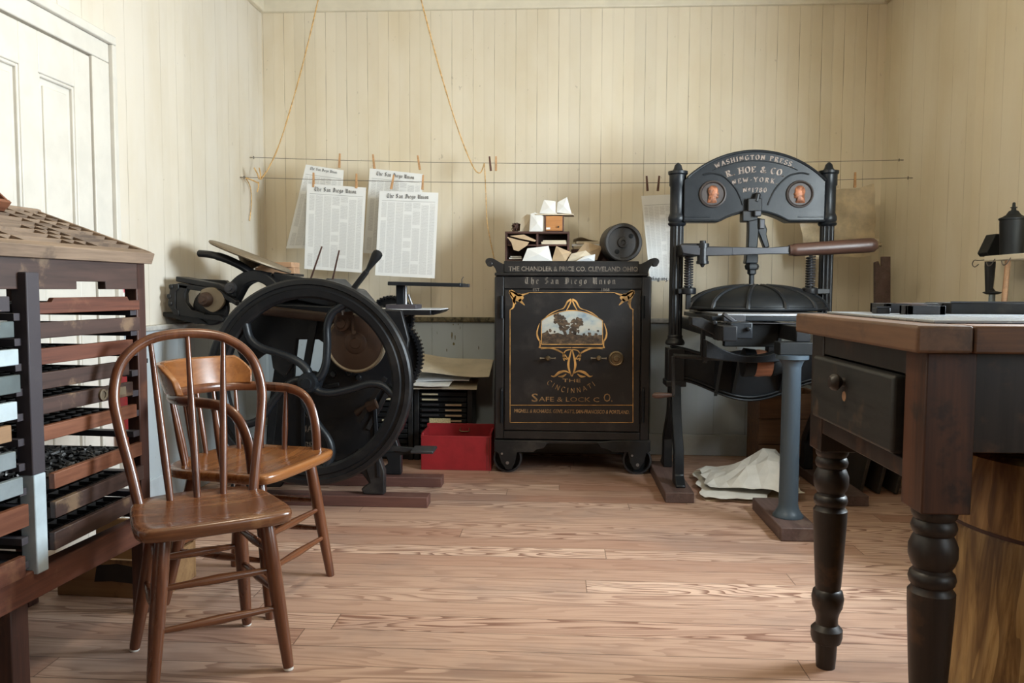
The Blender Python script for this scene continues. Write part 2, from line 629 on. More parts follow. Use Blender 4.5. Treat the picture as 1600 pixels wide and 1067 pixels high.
M['runner_y'] = wood('brown skid wood lengthwise', (.13, .08, .07), (.06, .035, .03), 'Y', .6, 1, (.2, .15, .12), .4)
M['crate'] = wood('rough crate wood', (.20, .10, .05), (.09, .045, .024), 'X', .7)
M['box_wood'] = wood('yellow box wood', (.36, .21, .09), (.20, .10, .045), 'X', .6, .7, (.05, .03, .02), .6)
M['light_wood'] = wood('pale block wood', (.52, .31, .18), (.34, .19, .11), 'X', .6)
M['orange_wood'] = wood('orange drawer wood', (.50, .22, .07), (.33, .13, .04), 'X', .45)
M['mahogany'] = wood('dark pigeonhole wood', (.085, .032, .022), (.03, .012, .010), 'X', .5)
M['iron_grey'] = iron('grey dusty cast iron', (.045, .042, .041), .5, (.12, .105, .09), .5)
M['paper'] = plain('white paper', (.74, .73, .70), .8, .06, bump=.02)
M['paper_bluish'] = plain('cool white paper', (.74, .76, .78), .8, .05, bump=.02)
M['paper_old'] = plain('aged paper', (.58, .50, .38), .8, .10, bump=.03)
M['kraft'] = plain('brown wrapping paper', (.47, .34, .21), .75, .12, bump=.05)
M['cream_card'] = plain('cream card', (.66, .58, .38), .75, .06)
M['red_box'] = plain('red painted box', (.33, .018, .024), .5, .12, 0, 14)
M['twine'] = plain('golden twine', (.60, .38, .16), .8, .3, 0, 60, .4)
M['pin_wood'] = plain('clothespin wood', (.50, .28, .13), .6, .2, 0, 40)
M['pin_dark'] = plain('dark clothespin wood', (.10, .04, .025), .6, .2, 0, 40)
M['wire'] = plain('dark line wire', (.10, .085, .07), .5)
M['ink'] = plain('printing ink', (.045, .045, .05), .7)
M['tin'] = iron('black japanned tin', (.008, .009, .010), .55, (.03, .03, .03), .3, spec=.25)
M['grey_dust'] = plain('grey glazed panel', (.13, .13, .13), .35, .3)
M['red_print'] = plain('red printed letters', (.62, .05, .10), .6)
M['slab'] = wood('dark leaning board', (.05, .035, .026), (.02, .015, .012), 'X', .55)


def news_material():
    t = NT('newsprint')
    c = t.n('ShaderNodeTexCoord')
    sp = t.n('ShaderNodeSeparateXYZ')
    t.set(sp.inputs[0], c.outputs['UV'])
    u, v = sp.outputs[0], sp.outputs[1]
    # seven columns, the lines of type within each, and the patches where headings sit
    col = t.math('FRACT', t.math('MULTIPLY', u, 7.0))
    incol = t.math('MULTIPLY', t.smooth(col, .04, .10), t.smooth(col, .97, .91))
    line = t.math('FRACT', t.math('MULTIPLY', v, 105.0))
    inline = t.math('MULTIPLY', t.smooth(line, .2, .35), t.smooth(line, .9, .75))
    ids = t.n('ShaderNodeCombineXYZ')
    t.set(ids.inputs[0], t.math('FLOOR', t.math('MULTIPLY', u, 7.0)))
    t.set(ids.inputs[1], t.math('FLOOR', t.math('MULTIPLY', v, 26.0)))
    wn = t.n('ShaderNodeTexWhiteNoise', noise_dimensions='2D')
    t.set(wn.inputs[0], ids.outputs[0])
    body = t.math('MULTIPLY', t.math('MULTIPLY', incol, inline), t.smooth(wn.outputs[0], .04, .09))
    words = t.n('ShaderNodeMapping')
    t.set(words.inputs[0], c.outputs['UV'])
    words.inputs['Scale'].default_value = (150, 105, 1)
    ww = t.smooth(t.noise(words.outputs[0], 1.0, 2, .6), .38, .52)
    ink = t.math('MULTIPLY', body, ww)
    page = t.math('MULTIPLY', t.math('MULTIPLY', t.smooth(u, .045, .05), t.smooth(u, .955, .95)), t.math('MULTIPLY', t.smooth(v, .035, .04), t.smooth(v, .875, .87)))
    rule = t.math('MULTIPLY', t.math('MULTIPLY', t.smooth(v, .885, .887), t.smooth(v, .892, .890)), t.math('MULTIPLY', t.smooth(u, .045, .05), t.smooth(u, .955, .95)))
    f = t.math('MAXIMUM', t.math('MULTIPLY', t.math('MULTIPLY', ink, page), .42), t.math('MULTIPLY', rule, .6))
    n = t.noise(t.coords('UV', (4, 4, 4)), 1, 3)
    paper = t.mix(n, (.72, .73, .73), (.82, .82, .80))
    return t.fin(t.mix(f, paper, (.10, .10, .11)), .85, spec=.2)


M['news'] = news_material()


def card_print():
    t = NT('printed card')
    ink = t.smooth(t.noise(t.coords('Object', (160, 160, 420)), 1, 2, .7), .52, .6)
    return t.fin(t.mix(t.math('MULTIPLY', ink, .6), (.62, .54, .30), (.10, .08, .05)), .7)


M['card_print'] = card_print()
# ================================================================== the room
XL, XR, YB, YF, ZC = -1.80, 1.90, 4.87, -1.1, 2.735
TH = .12
DADO = .80


def board_paint(name, base, axis, pitch=.128, bead=True, rough=.55, line=(.24, .19, .12), chips=.25, soot=False):
    t = NT(name)
    c = t.n('ShaderNodeTexCoord')
    sp = t.n('ShaderNodeSeparateXYZ')
    t.set(sp.inputs[0], c.outputs['Object'])
    a = sp.outputs[0 if axis == 'X' else 1]
    z = sp.outputs[2]
    k = t.math('DIVIDE', a, pitch)
    fr = t.math('FRACT', k)
    d = t.math('MULTIPLY', t.math('MINIMUM', fr, t.math('SUBTRACT', 1.0, fr)), pitch)
    joint = t.smooth(d, .0026, .0008)
    d2 = t.math('MULTIPLY', t.math('ABSOLUTE', t.math('SUBTRACT', fr, .5)), pitch)
    mid = t.math('MULTIPLY', t.smooth(t.math('ABSOLUTE', t.math('SUBTRACT', d2, .003)), .0022, .0006), .6)
    wn = t.n('ShaderNodeTexWhiteNoise', noise_dimensions='1D')
    t.set(wn.inputs['W'], t.math('FLOOR', t.math('ADD', k, .5)))
    v = t.n('ShaderNodeCombineXYZ')
    t.set(v.inputs[0], t.math('FLOOR', t.math('ADD', k, .5)))
    t.set(v.inputs[2], t.math('MULTIPLY', z, 1.6))
    gap = t.smooth(t.noise(v.outputs[0], 1.0, 3, .7), .40, .68)                 # how open each joint is along its length
    tone = t.math('MULTIPLY_ADD', wn.outputs[0], .08, .96)
    n1 = t.noise(t.coords('Object', (2.2, 2.2, .9)), 1, 5, .6)
    col = t.mix(t.smooth(n1, .35, .75), base, tuple(x * y for x, y in zip(base, (.90, .86, .78))))
    col = t.mix(1.0, col, tone, 'MULTIPLY')
    spots = t.smooth(t.noise(t.coords('Object', (34, 34, 22)), 1, 2, .5), .735, .77)
    col = t.mix(t.math('MULTIPLY', spots, chips), col, (.16, .11, .07))
    jl = t.math('MULTIPLY', joint, t.math('MULTIPLY_ADD', gap, .85, .06))
    col = t.mix(jl, col, line)
    if bead:
        col = t.mix(t.math('MULTIPLY', mid, .16), col, line)
    if soot:
        s = t.noise(t.coords('Object', (11, 11, 60)), 1, 4, .7)
        band = t.math('MULTIPLY', t.smooth(z, DADO - .02, DADO + .01), t.smooth(z, DADO + .075, DADO + .02))
        sx = t.math('MULTIPLY', t.smooth(sp.outputs[0], -.9, -.7), t.smooth(sp.outputs[0], 1.0, .2))
        col = t.mix(t.math('MULTIPLY', t.math('MULTIPLY', band, sx), t.smooth(s, .36, .55)), col, (.03, .025, .015))
    h = t.math('SUBTRACT', 1.0, t.math('ADD', t.math('MULTIPLY', joint, .8), t.math('MULTIPLY', mid, .35) if bead else 0.0))
    h = t.math('ADD', h, t.math('MULTIPLY', n1, .25))
    t.bump(h, .5, .004)
    return t.fin(col, rough, spec=.35)


CREAM = (.77, .695, .56)
M['wall_x'] = board_paint('cream beadboard paint', CREAM, 'X', .128, soot=False)
M['wall_y'] = board_paint('cream side boards paint', (.70, .65, .565), 'Y', .15, bead=False, line=(.30, .24, .17))
M['wall_r'] = board_paint('cream right boards paint', (.72, .65, .51), 'Y', .15, bead=False, line=(.35, .28, .18), chips=.1)
M['dado_x'] = board_paint('grey wainscot paint', (.41, .47, .52), 'X', .19, bead=False, line=(.06, .055, .05), chips=.8, rough=.5)
M['dado_y'] = board_paint('grey side wainscot paint', (.44, .49, .52), 'Y', .16, bead=False, line=(.10, .09, .08), chips=.7, rough=.5)
M['trim'] = plain('cream trim paint', (.74, .68, .55), .5, .05, bump=.03)
M['door'] = plain('white door paint', (.64, .615, .56), .45, .05, bump=.03)
M['base'] = plain('grey baseboard paint', (.43, .475, .505), .5, .10, bump=.04)
M['ceil'] = plain('cream ceiling paint', (.58, .50, .36), .6, .06)
M['cap'] = plain('grey cap rail paint', (.44, .43, .40), .5, .2, 0, 30)
M['soot'] = plain('sooty cap rail', (.10, .085, .05), .8, .8, 0, 45)
M['chip'] = plain('bare wood under chipped paint', (.12, .10, .045), .8, .4, 0, 60)


def floor_material():
    t = NT('fir floorboards')
    c = t.n('ShaderNodeTexCoord')
    sp = t.n('ShaderNodeSeparateXYZ')
    t.set(sp.inputs[0], c.outputs['Object'])
    x, y = sp.outputs[0], sp.outputs[1]
    k = t.math('DIVIDE', t.math('ADD', y, 5.02), .112)
    row = t.math('FLOOR', k)
    fr = t.math('FRACT', k)
    wn = t.n('ShaderNodeTexWhiteNoise', noise_dimensions='1D')
    t.set(wn.inputs['W'], row)
    kx = t.math('ADD', t.math('DIVIDE', x, 2.3), t.math('MULTIPLY', wn.outputs[0], 7.0))
    seg = t.math('FLOOR', kx)
    fx = t.math('FRACT', kx)
    idv = t.n('ShaderNodeCombineXYZ')
    t.set(idv.inputs[0], row)
    t.set(idv.inputs[1], seg)
    w2 = t.n('ShaderNodeTexWhiteNoise', noise_dimensions='2D')
    t.set(w2.inputs[0], idv.outputs[0])
    pid = w2.outputs[0]
    # growth rings: contour lines of a stretched field, shifted for each board
    g = t.n('ShaderNodeCombineXYZ')
    t.set(g.inputs[0], t.math('MULTIPLY_ADD', x, 1.05, t.math('MULTIPLY', pid, 37.0)))
    t.set(g.inputs[1], t.math('MULTIPLY', y, 8.5))
    t.set(g.inputs[2], t.math('MULTIPLY', pid, 11.0))
    field = t.noise(g.outputs[0], 1.0, 2.5, .45, .25)
    rings = t.math('FRACT', t.math('MULTIPLY', field, t.math('MULTIPLY_ADD', pid, 14.0, 9.0)))
    late = t.math('MULTIPLY', t.smooth(rings, .35, .92), t.smooth(rings, 1.0, .96))
    f = t.n('ShaderNodeCombineXYZ')
    t.set(f.inputs[0], t.math('MULTIPLY', x, 5.0))
    t.set(f.inputs[1], t.math('MULTIPLY', y, 170.0))
    t.set(f.inputs[2], t.math('MULTIPLY', pid, 9.0))
    fine = t.noise(f.outputs[0], 1.0, 3, .6)
    strong = t.smooth(pid, .15, .8)
    base = t.mix(pid, (.43, .265, .19), (.65, .45, .34))
    w3 = t.n('ShaderNodeTexWhiteNoise', noise_dimensions='2D')
    t.set(w3.inputs[0], t.n('ShaderNodeVectorMath', operation='ADD', i={0: idv.outputs[0], 1: (17.3, 5.1, 0)}).outputs[0])
    base = t.mix(t.math('MULTIPLY', t.smooth(w3.outputs[0], .5, .95), .7), base, (.34, .17, .115))
    col = t.mix(t.math('MULTIPLY', late, t.math('MULTIPLY_ADD', strong, .65, .25)), base, (.19, .085, .055))
    col = t.mix(t.math('MULTIPLY', t.smooth(fine, .45, .75), .35), col, (.22, .12, .075))
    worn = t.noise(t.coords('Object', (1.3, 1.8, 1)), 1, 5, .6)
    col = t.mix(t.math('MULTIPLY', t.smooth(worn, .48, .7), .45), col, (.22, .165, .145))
    dy = t.math('MULTIPLY', t.math('MINIMUM', fr, t.math('SUBTRACT', 1.0, fr)), .112)
    dx = t.math('MULTIPLY', t.math('MINIMUM', fx, t.math('SUBTRACT', 1.0, fx)), 2.3)
    gap = t.math('MAXIMUM', t.math('MULTIPLY', t.smooth(dy, .0022, .0007), .75), t.math('MULTIPLY', t.smooth(dx, .002, .0008), .7))
    col = t.mix(gap, col, (.07, .035, .02))
    h = t.math('ADD', t.math('MULTIPLY', late, -.25), t.math('MULTIPLY', gap, -1.0))
    t.bump(h, .35, .003)
    return t.fin(col, t.math('MULTIPLY_ADD', late, .1, .46), spec=.4)


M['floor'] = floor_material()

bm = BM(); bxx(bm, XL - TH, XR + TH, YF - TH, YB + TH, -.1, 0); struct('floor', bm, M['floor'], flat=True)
bm = BM(); bxx(bm, XL - TH, XR + TH, YF - TH, YB + TH, ZC, ZC + .1); struct('ceiling', bm, M['ceil'], flat=True)
bm = BM(); bxx(bm, XL - TH, XR + TH, YB, YB + TH, 0, ZC); struct('wall_back', bm, M['wall_x'], flat=True)
bm = BM(); bxx(bm, XL - TH, XR + TH, YF - TH, YF, 0, ZC); struct('wall_rear', bm, wood('dark rear boards', (.10, .06, .04), (.05, .03, .02), 'Z'), flat=True)
bm = BM(); bxx(bm, XL - TH, XL, YF, YB, 0, ZC); struct('wall_left', bm, M['wall_y'], flat=True)
WIN = [(-.35, .65), (1.95, 2.95)]                      # two sash windows in the right wall, beside and behind the camera
WZ0, WZ1 = .96, 1.92
bm = BM()
bxx(bm, XR, XR + TH, YF, YB, 0, WZ0)
bxx(bm, XR, XR + TH, YF, YB, WZ1, ZC)
ys = [YF] + [y for w in WIN for y in w] + [YB]
for a, b in zip(ys[::2], ys[1::2]):
    bxx(bm, XR, XR + TH, a, b, WZ0, WZ1)
struct('wall_right', bm, M['wall_r'], flat=True)
for i, (a, b) in enumerate(WIN):
    bm = BM()
    for y in (a, b):
        bxx(bm, XR - .02, XR + TH, y - .05, y + .05, WZ0 - .05, WZ1 + .08)
    bxx(bm, XR - .02, XR + TH, a, b, WZ1, WZ1 + .08)
    bxx(bm, XR - .05, XR + TH, a - .08, b + .08, WZ0 - .04, WZ0)
    bxx(bm, XR + .03, XR + .07, a, b, (WZ0 + WZ1) / 2 - .02, (WZ0 + WZ1) / 2 + .02)
    bxx(bm, XR + .03, XR + .07, (a + b) / 2 - .012, (a + b) / 2 + .012, WZ0, WZ1)
    struct('window_%d' % (i + 1), bm, M['trim'], bevel=.003)

# wainscot, cap rails, baseboards, crown
bm = BM(); bxx(bm, XL, XR, YB - .018, YB, .13, DADO); struct('wall_back.001', bm, M['dado_x'], flat=True)
bm = BM(); bxx(bm, XL, XL + .018, 3.17, YB - .018, .15, DADO + .01); struct('wall_left.001', bm, M['dado_y'], flat=True)
bm = BM(); bxx(bm, XR - .018, XR, 2.7, YB - .018, .13, DADO); struct('wall_right.001', bm, M['dado_y'], flat=True)
bm = BM(); bxx(bm, XL, -.95, YB - .04, YB, DADO, DADO + .028); bxx(bm, .3, XR, YB - .04, YB, DADO, DADO + .028); struct('trim_1', bm, M['cap'], bevel=.006)
bm = BM(); bxx(bm, -.95, .3, YB - .04, YB, DADO - .002, DADO + .028); struct('trim_2', bm, M['soot'], bevel=.008)
bm = BM(); bxx(bm, XL, XL + .04, 3.17, YB - .04, DADO + .01, DADO + .034); struct('trim_3', bm, M['cap'], bevel=.006)
bm = BM(); bxx(bm, XL, XR, YB - .026, YB, 0, .128); struct('baseboard_back', bm, M['base'], bevel=.004)
bm = BM(); bxx(bm, XL, XL + .026, 3.17, YB - .026, 0, .155); struct('baseboard_left', bm, M['base'], bevel=.004)
bm = BM(); bxx(bm, XR - .026, XR, YF, YB - .026, 0, .128); struct('baseboard_right', bm, M['base'], bevel=.004)
bm = BM(); bxx(bm, XL, XR, YB - .03, YB, ZC - .078, ZC); struct('trim_4', bm, M['trim'], bevel=.006)
bm = BM(); bxx(bm, XL, XL + .03, YF, YB - .03, ZC - .078, ZC); struct('trim_5', bm, M['trim'], bevel=.006)
bm = BM(); bxx(bm, XR - .03, XR, YF, YB - .03, ZC - .078, ZC); struct('trim_6', bm, M['ceil'], bevel=.006)
# chipped patches in the wainscot paint, left of the safe
bm = BM()
for px, py, w, h in ((706, 524, .012, .055), (711, 527, .006, .04), (709, 537, .015, .02), (708, 507, .006, .014), (716, 507, .005, .012), (719, 512, .004, .02),
                     (698, 547, .006, .025), (748, 544, .006, .026), (683, 520, .003, .02)):
    p = U(px, py, Y=YB - .0185)
    prism(bm, [(w / 2 * math.cos(a) * random.uniform(.6, 1.2), h / 2 * math.sin(a) * random.uniform(.6, 1.2)) for a in [k * PI / 4 for k in range(8)]], .0008, T(p) @ XZ)
struct('wall_back.002', bm, M['chip'], flat=True)

# the panelled door and its casing on the left wall
dy1, dz1 = 3.005, 1.875
dy0 = dy1 - .92
bm = BM()
yA, yB_ = U(27, 300, X=XL)[1], U(57, 300, X=XL)[1]
yC = U(113, 300, X=XL)[1]
D0, D1 = XL - .002, XL + .022
stiles = [(dy0, dy0 + .11), (yA, yB_), (yC, dy1)]
for a, b in stiles:
    bxx(bm, D0, D1, a, b, .02, dz1)
zt = U(85, 127, X=XL)[2]
for z0, z1 in ((zt, dz1), (.95, 1.09), (.02, .25)):
    for (p0, p1) in ((stiles[0][1], stiles[1][0]), (stiles[1][1], stiles[2][0])):
        bxx(bm, D0, D1, p0, p1, z0, z1)
dr = struct('door_1', bm, M['door'], bevel=.004)
for (a, b) in ((stiles[0][1], stiles[1][0]), (stiles[1][1], stiles[2][0])):
    for z0, z1 in ((1.09, zt), (.25, .95)):
        bm = BM()
        bxx(bm, D0, XL + .006, a, b, z0, z1)
        bxx(bm, D0, XL + .014, a + .035, b - .035, z0 + .035, z1 - .035)
        for w, h in ((.012, .019),):                    # raised moulding round the panel
            bxx(bm, D0, XL + h, a, a + w, z0, z1)
            bxx(bm, D0, XL + h, b - w, b, z0, z1)
            bxx(bm, D0, XL + h, a + w, b - w, z0, z0 + w)
            bxx(bm, D0, XL + h, a + w, b - w, z1 - w, z1)
        obj('panel', bm, M['door'], dr, bevel=.004)
bm = BM()
cy, cz = 3.125, 1.955
bxx(bm, XL, XL + .030, dy1 + .006, cy, 0, dz1 + .006)
bxx(bm, XL, XL + .030, dy0 - .11, cy, dz1 + .007, cz)
bxx(bm, XL, XL + .046, cy + .001, cy + .03, 0, cz)
bxx(bm, XL, XL + .046, dy0 - .14, cy + .03, cz + .001, cz + .035)
struct('trim_7', bm, M['door'], bevel=.004)
bm = BM()
lathe(bm, [(0, .0), (.012, .0), (.012, .035), (.027, .045), (.03, .06), (.02, .072), (0, .075)], T(XL + .02, dy0 + .055, .98) @ rotm(0, PI / 2, 0), 20)
obj('knob', bm, M['brass'], dr)
# ================================================================== type case stand, left foreground
A4 = math.radians(4.5)
C0 = Vector((-1.246, 2.366, 0))
fdir = Vector((math.sin(A4), math.cos(A4), 0))
fnor = Vector((math.cos(A4), -math.sin(A4), 0))


def UFACE(px, py, off=0.0):
    """Pixel -> (along, height) on the stand's front face, in the stand's own axes."""
    d = U(px, py, Y=1.0) - EYE
    t = ((C0 + fnor * off) - EYE).dot(fnor) / d.dot(fnor)
    p = EYE + d * t - C0
    return p.dot(fdir), p.z


cab = thing('type_case_stand', 'dark red brown stand of open drawers with slanted top, before the white door', 'cabinet', C0, -A4)
DEP = .43
ztop = UFACE(232, 403)[1]
zr1, zr0 = UFACE(204, 816)[1], UFACE(209, 852)[1]
zap = UFACE(222, 452)[1]
yn = -1.15                                              # the stand runs on out of the picture towards the camera
ym0, ym1 = UFACE(30, 500)[0], UFACE(51, 500)[0]
for (y, x) in ((-.045, -.04), (-.045, -DEP), (yn, -.04), (yn, -DEP)):
    bm = BM(); bxx(bm, x, x + .04, y, y + .045, 0, ztop - .012); obj('corner_post', bm, M['cab_post'], cab, bevel=.003)
yl0, yl1 = UFACE(5, 1000)[0], UFACE(49, 1000)[0]
bm = BM(); bxx(bm, -.075, -.005, yl0 + .03, yl1, 0, zr0 + .01); obj('leg', bm, M['cab_post'], cab, bevel=.003)
bm = BM(); bxx(bm, -.075 - DEP + .08, -.005 - DEP + .08, yl0 + .03, yl1, 0, zr0 + .01); obj('leg', bm, M['cab_post'], cab, bevel=.003)
bm = BM()
bxx(bm, -.03, .012, yn, -.02, zr0, zr1); bxx(bm, -DEP, -DEP + .03, yn, 0, zr0, zr1)
obj('bottom_rail', bm, M['cabinet'], cab, bevel=.004)
# apron with the hand notch cut from its lower edge
bm = BM()
n0, n1 = UFACE(120, 440)[0], UFACE(165, 440)[0]
zn = UFACE(150, 440)[1]
prism(bm, [(yn, zap), (n0, zap), (n0, zn), (n1, zn), (n1, zap), (-.002, zap), (-.002, ztop - .01), (yn, ztop - .01)], .025, T(-.0125, 0, 0) @ YZ)
obj('apron', bm, M['cabinet_b'], cab, bevel=.002)
# slanted top with its compartments
SL = math.radians(19)
MT = T(.012, 0, ztop) @ rotm(0, SL, 0)                   # local -X runs up the slope
bm = BM()
bxx(bm, -.40, .004, yn, .012, -.018, 0, MT)
bxx(bm, -.03, .008, yn, .016, -.018, .016, MT)
bxx(bm, -.40, -.385, yn, .012, 0, .022, MT)
bxx(bm, -.40, 0, -.002, .012, 0, .018, MT)
obj('slant_top', bm, M['case_top'], cab, bevel=.0025)
bm = BM()
for k in range(1, 9):
    x = -.03 - k * .041
    bxx(bm, x - .0025, x + .0025, yn, 0, 0, .015, MT)
y = -.055
while y > yn:
    w = random.choice((.05, .055, .09, .07))
    a, b = random.choice(((-.385, -.03), (-.385, -.2), (-.2, -.03)))
    bxx(bm, a, b, y - .0025, y + .0025, 0, .015, MT)
    y -= w
obj('compartment_dividers', bm, M['case_top'], cab)
bm = BM()
MU = T(.012, 0, ztop) @ rotm(0, SL, 0) @ T(-.33, -.20, .015) @ rotm(0, math.radians(22), 0)
bxx(bm, -.34, .0, yn + .22, .0, 0, .012, MU)
for k in range(7):
    bxx(bm, -.34 + k * .055, -.328 + k * .055, yn + .22, 0, .012, .035, MU)
y = -.006
while y > yn + .25:
    bxx(bm, -.34, 0, y - .008, y, .012, .036, MU); y -= .085
obj('upper_case', bm, M['cabinet_c'], cab, bevel=.001)
# middle post with its pale lower end
bm = BM(); zz = UFACE(42, 742)[1]; ztp = UFACE(40, 425)[1]
bxx(bm, -.02, .022, ym0, ym1, zz, ztp); obj('middle_post', bm, M['iron_post'], cab, bevel=.003)
bm = BM(); bxx(bm, -.02, .022, ym0 + .004, ym1, zr1 - .01, zz); obj('post_end', bm, M['pale_front'], cab, bevel=.003, label='pale whitewashed lower end of the post')
for k in range(11):
    z = UFACE(215, 486)[1] - k * .0605
    if z > zr1:
        for q in ((-DEP, -.002, -.075, -.045, z - .012, z + .006), (-DEP, -.002, ym1, ym1 + .02, z - .012, z + .006), (-DEP, .004, ym0 - .022, ym0, z - .010, z + .008)):
            bm = BM(); bxx(bm, *q); obj('drawer_runner', bm, M['iron_post'], cab, bevel=.001)


def case(name, y0, y1, ztop_, h, mats, yaw=0.0, out=0.0, pull=False, full=False, notch=False):
    """A shallow open type case: front board, sides, bottom, dividers; turned a little about its far end."""
    L = y1 - y0
    Mx = T(out, y1, 0) @ rotm(0, 0, yaw) @ T(0, -L, ztop_ - h)
    bm = BM()
    if notch:
        strip_pts = [(0, 0, h * .72), (L * .12, 0, h * .72), (L * .14, 0, h), (L * .86, 0, h), (L * .88, 0, h * .72), (L, 0, h * .72)]
        n = len(strip_pts)
        v = [(-.016, a, c) for a, b, c in strip_pts] + [(-.016, a, 0) for a, b, c in strip_pts] + [(0, a, c) for a, b, c in strip_pts] + [(0, a, 0) for a, b, c in strip_pts]
        f = []
        for i in range(n - 1):
            f += [(i, i + 1, n + i + 1, n + i), (2 * n + i, 3 * n + i, 3 * n + i + 1, 2 * n + i + 1), (i, 2 * n + i, 2 * n + i + 1, i + 1), (n + i, n + i + 1, 3 * n + i + 1, 3 * n + i)]
        f += [(0, n, 3 * n, 2 * n), (n - 1, 3 * n - 1, 4 * n - 1, 2 * n - 1)]
        add(bm, v, f, Mx)
    else:
        bxx(bm, -.016, 0, 0, L, 0, h, Mx)
    d = obj('drawer', bm, mats, cab, bevel=.002)
    bm = BM()
    for y in (0, L - .009):
        bxx(bm, -DEP + .02, -.016, y, y + .009, 0, h * .62, Mx)
    bxx(bm, -DEP + .02, -DEP + .029, 0, L, 0, h * .62, Mx)
    bxx(bm, -DEP + .02, -.016, .009, L - .009, 0, .006, Mx)
    for k in range(1, 8):
        x = -.016 - k * .05
        bxx(bm, x - .002, x + .002, .009, L - .009, .006, h * .55, Mx)
    for k in range(1, 9):
        y = k * L / 9
        bxx(bm, -DEP + .03, -.016, y - .002, y + .002, .006, h * .55, Mx)
    obj('tray', bm, M['dark_in'], d)
    if full:
        bm = BM()
        for k in range(420):
            bx_, by_ = random.uniform(-DEP + .05, -.03), random.uniform(.02, L - .02)
            box(bm, (0, 0, 0), (random.uniform(.004, .012), random.uniform(.012, .03), .006), Mx @ T(bx_, by_, h * .5 + random.uniform(0, .006)) @ rotm(random.uniform(-.4, .4), random.uniform(-.4, .4), random.uniform(0, PI)))
        s = obj('loose_type', bm, M['type'], d)
        s['kind'] = 'stuff'
    if pull:
        bm = BM()
        yq = L * .62
        ring(bm, [(.010, 0), (.016, 0), (.016, .006), (.010, .006)], Mx @ T(.0, yq, h * .5) @ rotm(0, PI / 2, 0), 20)
        cyl(bm, Mx @ Vector((.001, yq, h * .5)), Mx @ Vector((.003, yq, h * .5)), .0105)
        box(bm, (.002, yq + .06, h * .5), (.004, .085, .022), Mx)
        obj('pull', bm, M['tarnish'], d)
    return d


yR, yL = UFACE(213, 480)[0], ym1 + .004
rows = [  # right-end pixel, top y there, height, material, yaw
    (213, 463, .040, 'cabinet', 0, {'notch': 1}), (213, 495, .040, 'cabinet_b', 0, {}), (202, 530, .040, 'cabinet', .005, {}), (196, 563, .042, 'cabinet_b', 0, {}),
    (202, 596, .040, 'cabinet_b', 0, {'pull': 1}), (208, 631, .038, 'cabinet_c', .01, {}), (216, 690, .040, 'cabinet_c', .07, {'full': 1}),
    (222, 725, .042, 'cabinet_b', .07, {}), (215, 768, .046, 'cabinet_b', .06, {})]
for px, py, h, m, yaw, kw in rows:
    y1, z1 = UFACE(px, py)
    case('drawer', yL, min(y1, -.05), z1, h, M[m], yaw, .012, **kw)
lefts = [(463, 487, 15, 'iron_post'), (502, 527, 22, 'slate_front'), (545, 570, 29, 'pale_front'), (585, 613, 32, 'slate_front'), (627, 655, 27, 'pale_front'),
         (664, 690, 18, 'tan_front'), (705, 731, 25, 'grey_front'), (745, 772, 36, 'grey_front'), (787, 822, 45, 'cabinet_c'), (868, 902, 40, 'cabinet')]
for a, b, px, m in lefts:
    y1, z1 = UFACE(px, a, .02)
    z0 = UFACE(px, b, .02)[1]
    case('drawer', yn + .06, min(y1, ym0 - .004), z1, max(.03, z1 - z0), M[m], 0, .02)

# wooden box on the floor under the stand
bx = thing('wooden_box', 'pale rough wooden box on the floor under the type case stand', 'box', (-1.43, 2.56, 0), math.radians(-3))
W, D, Hh = .36, .22, .125
bm = BM(); bxx(bm, -W / 2, W / 2, -D / 2, -D / 2 + .014, 0, Hh); obj('front_board', bm, M['box_wood'], bx, bevel=.002)
bm = BM(); bxx(bm, -W / 2, W / 2, D / 2 - .014, D / 2, 0, Hh + .07); obj('back_board', bm, M['box_wood'], bx, bevel=.002)
for s in (-1, 1):
    bm = BM(); bxx(bm, s * (W / 2 - .007) - .007, s * (W / 2 - .007) + .007, -D / 2 + .014, D / 2 - .014, 0, Hh); obj('end_board', bm, M['box_wood'], bx, bevel=.002)
bm = BM(); bxx(bm, -W / 2 + .014, W / 2 - .014, -D / 2 + .014, D / 2 - .014, 0, .012); obj('bottom_board', bm, M['box_wood'], bx)
bm = BM()
prism(bm, [(-.06, .05), (.0, .054), (.09, .048), (.10, .10), (.02, .112), (-.05, .105)], .0008, T(.01, -D / 2 - .0006, 0) @ XZ)
obj('stencil_stain', bm, M['dark_in'], bx)

# extinguisher sign and extinguisher on the wall behind the stand
p = U(186, 457, X=XL + .012)
sg = thing('safety_sign', 'small white sign with red capitals on the wall behind the type case stand', 'sign', (XL, p.y - .02, p.z - .06))
bm = BM(); bxx(bm, .0, .008, -.11, .11, 0, .09); obj('plate', bm, M['white_pad'], sg, bevel=.002)
bm = BM(); sans_text(bm, 'EXTINGUISHER', T(.0085, 0, .06) @ YZ, .03, .19, bold=.01); obj('lettering', bm, M['red_print'], sg)
fe = thing('fire_extinguisher', 'red fire extinguisher on the wall, glimpsed behind the type case stand', 'extinguisher', (XL + .085, 3.13, .36))
bm = BM(); lathe(bm, [(0, 0), (.05, 0), (.055, .012), (.055, .25), (.045, .285), (.018, .30), (0, .30)], None, 24); obj('cylinder', bm, M['red_box'], fe)
bm = BM(); cyl(bm, (0, 0, .30), (0, 0, .335), .016); box(bm, (.02, -.0, .345), (.09, .018, .018)); obj('valve', bm, M['steel_dark'], fe)
bm = BM(); tube(bm, curve([(.02, 0, .33), (.07, -.03, .31), (.062, -.03, .2), (.058, -.025, .08)]), .008, 8); obj('hose', bm, M['tin'], fe)
bm = BM(); bxx(bm, -.085 + .027, -.05, -.03, .03, .08, .2); obj('wall_bracket', bm, M['steel_dark'], fe)


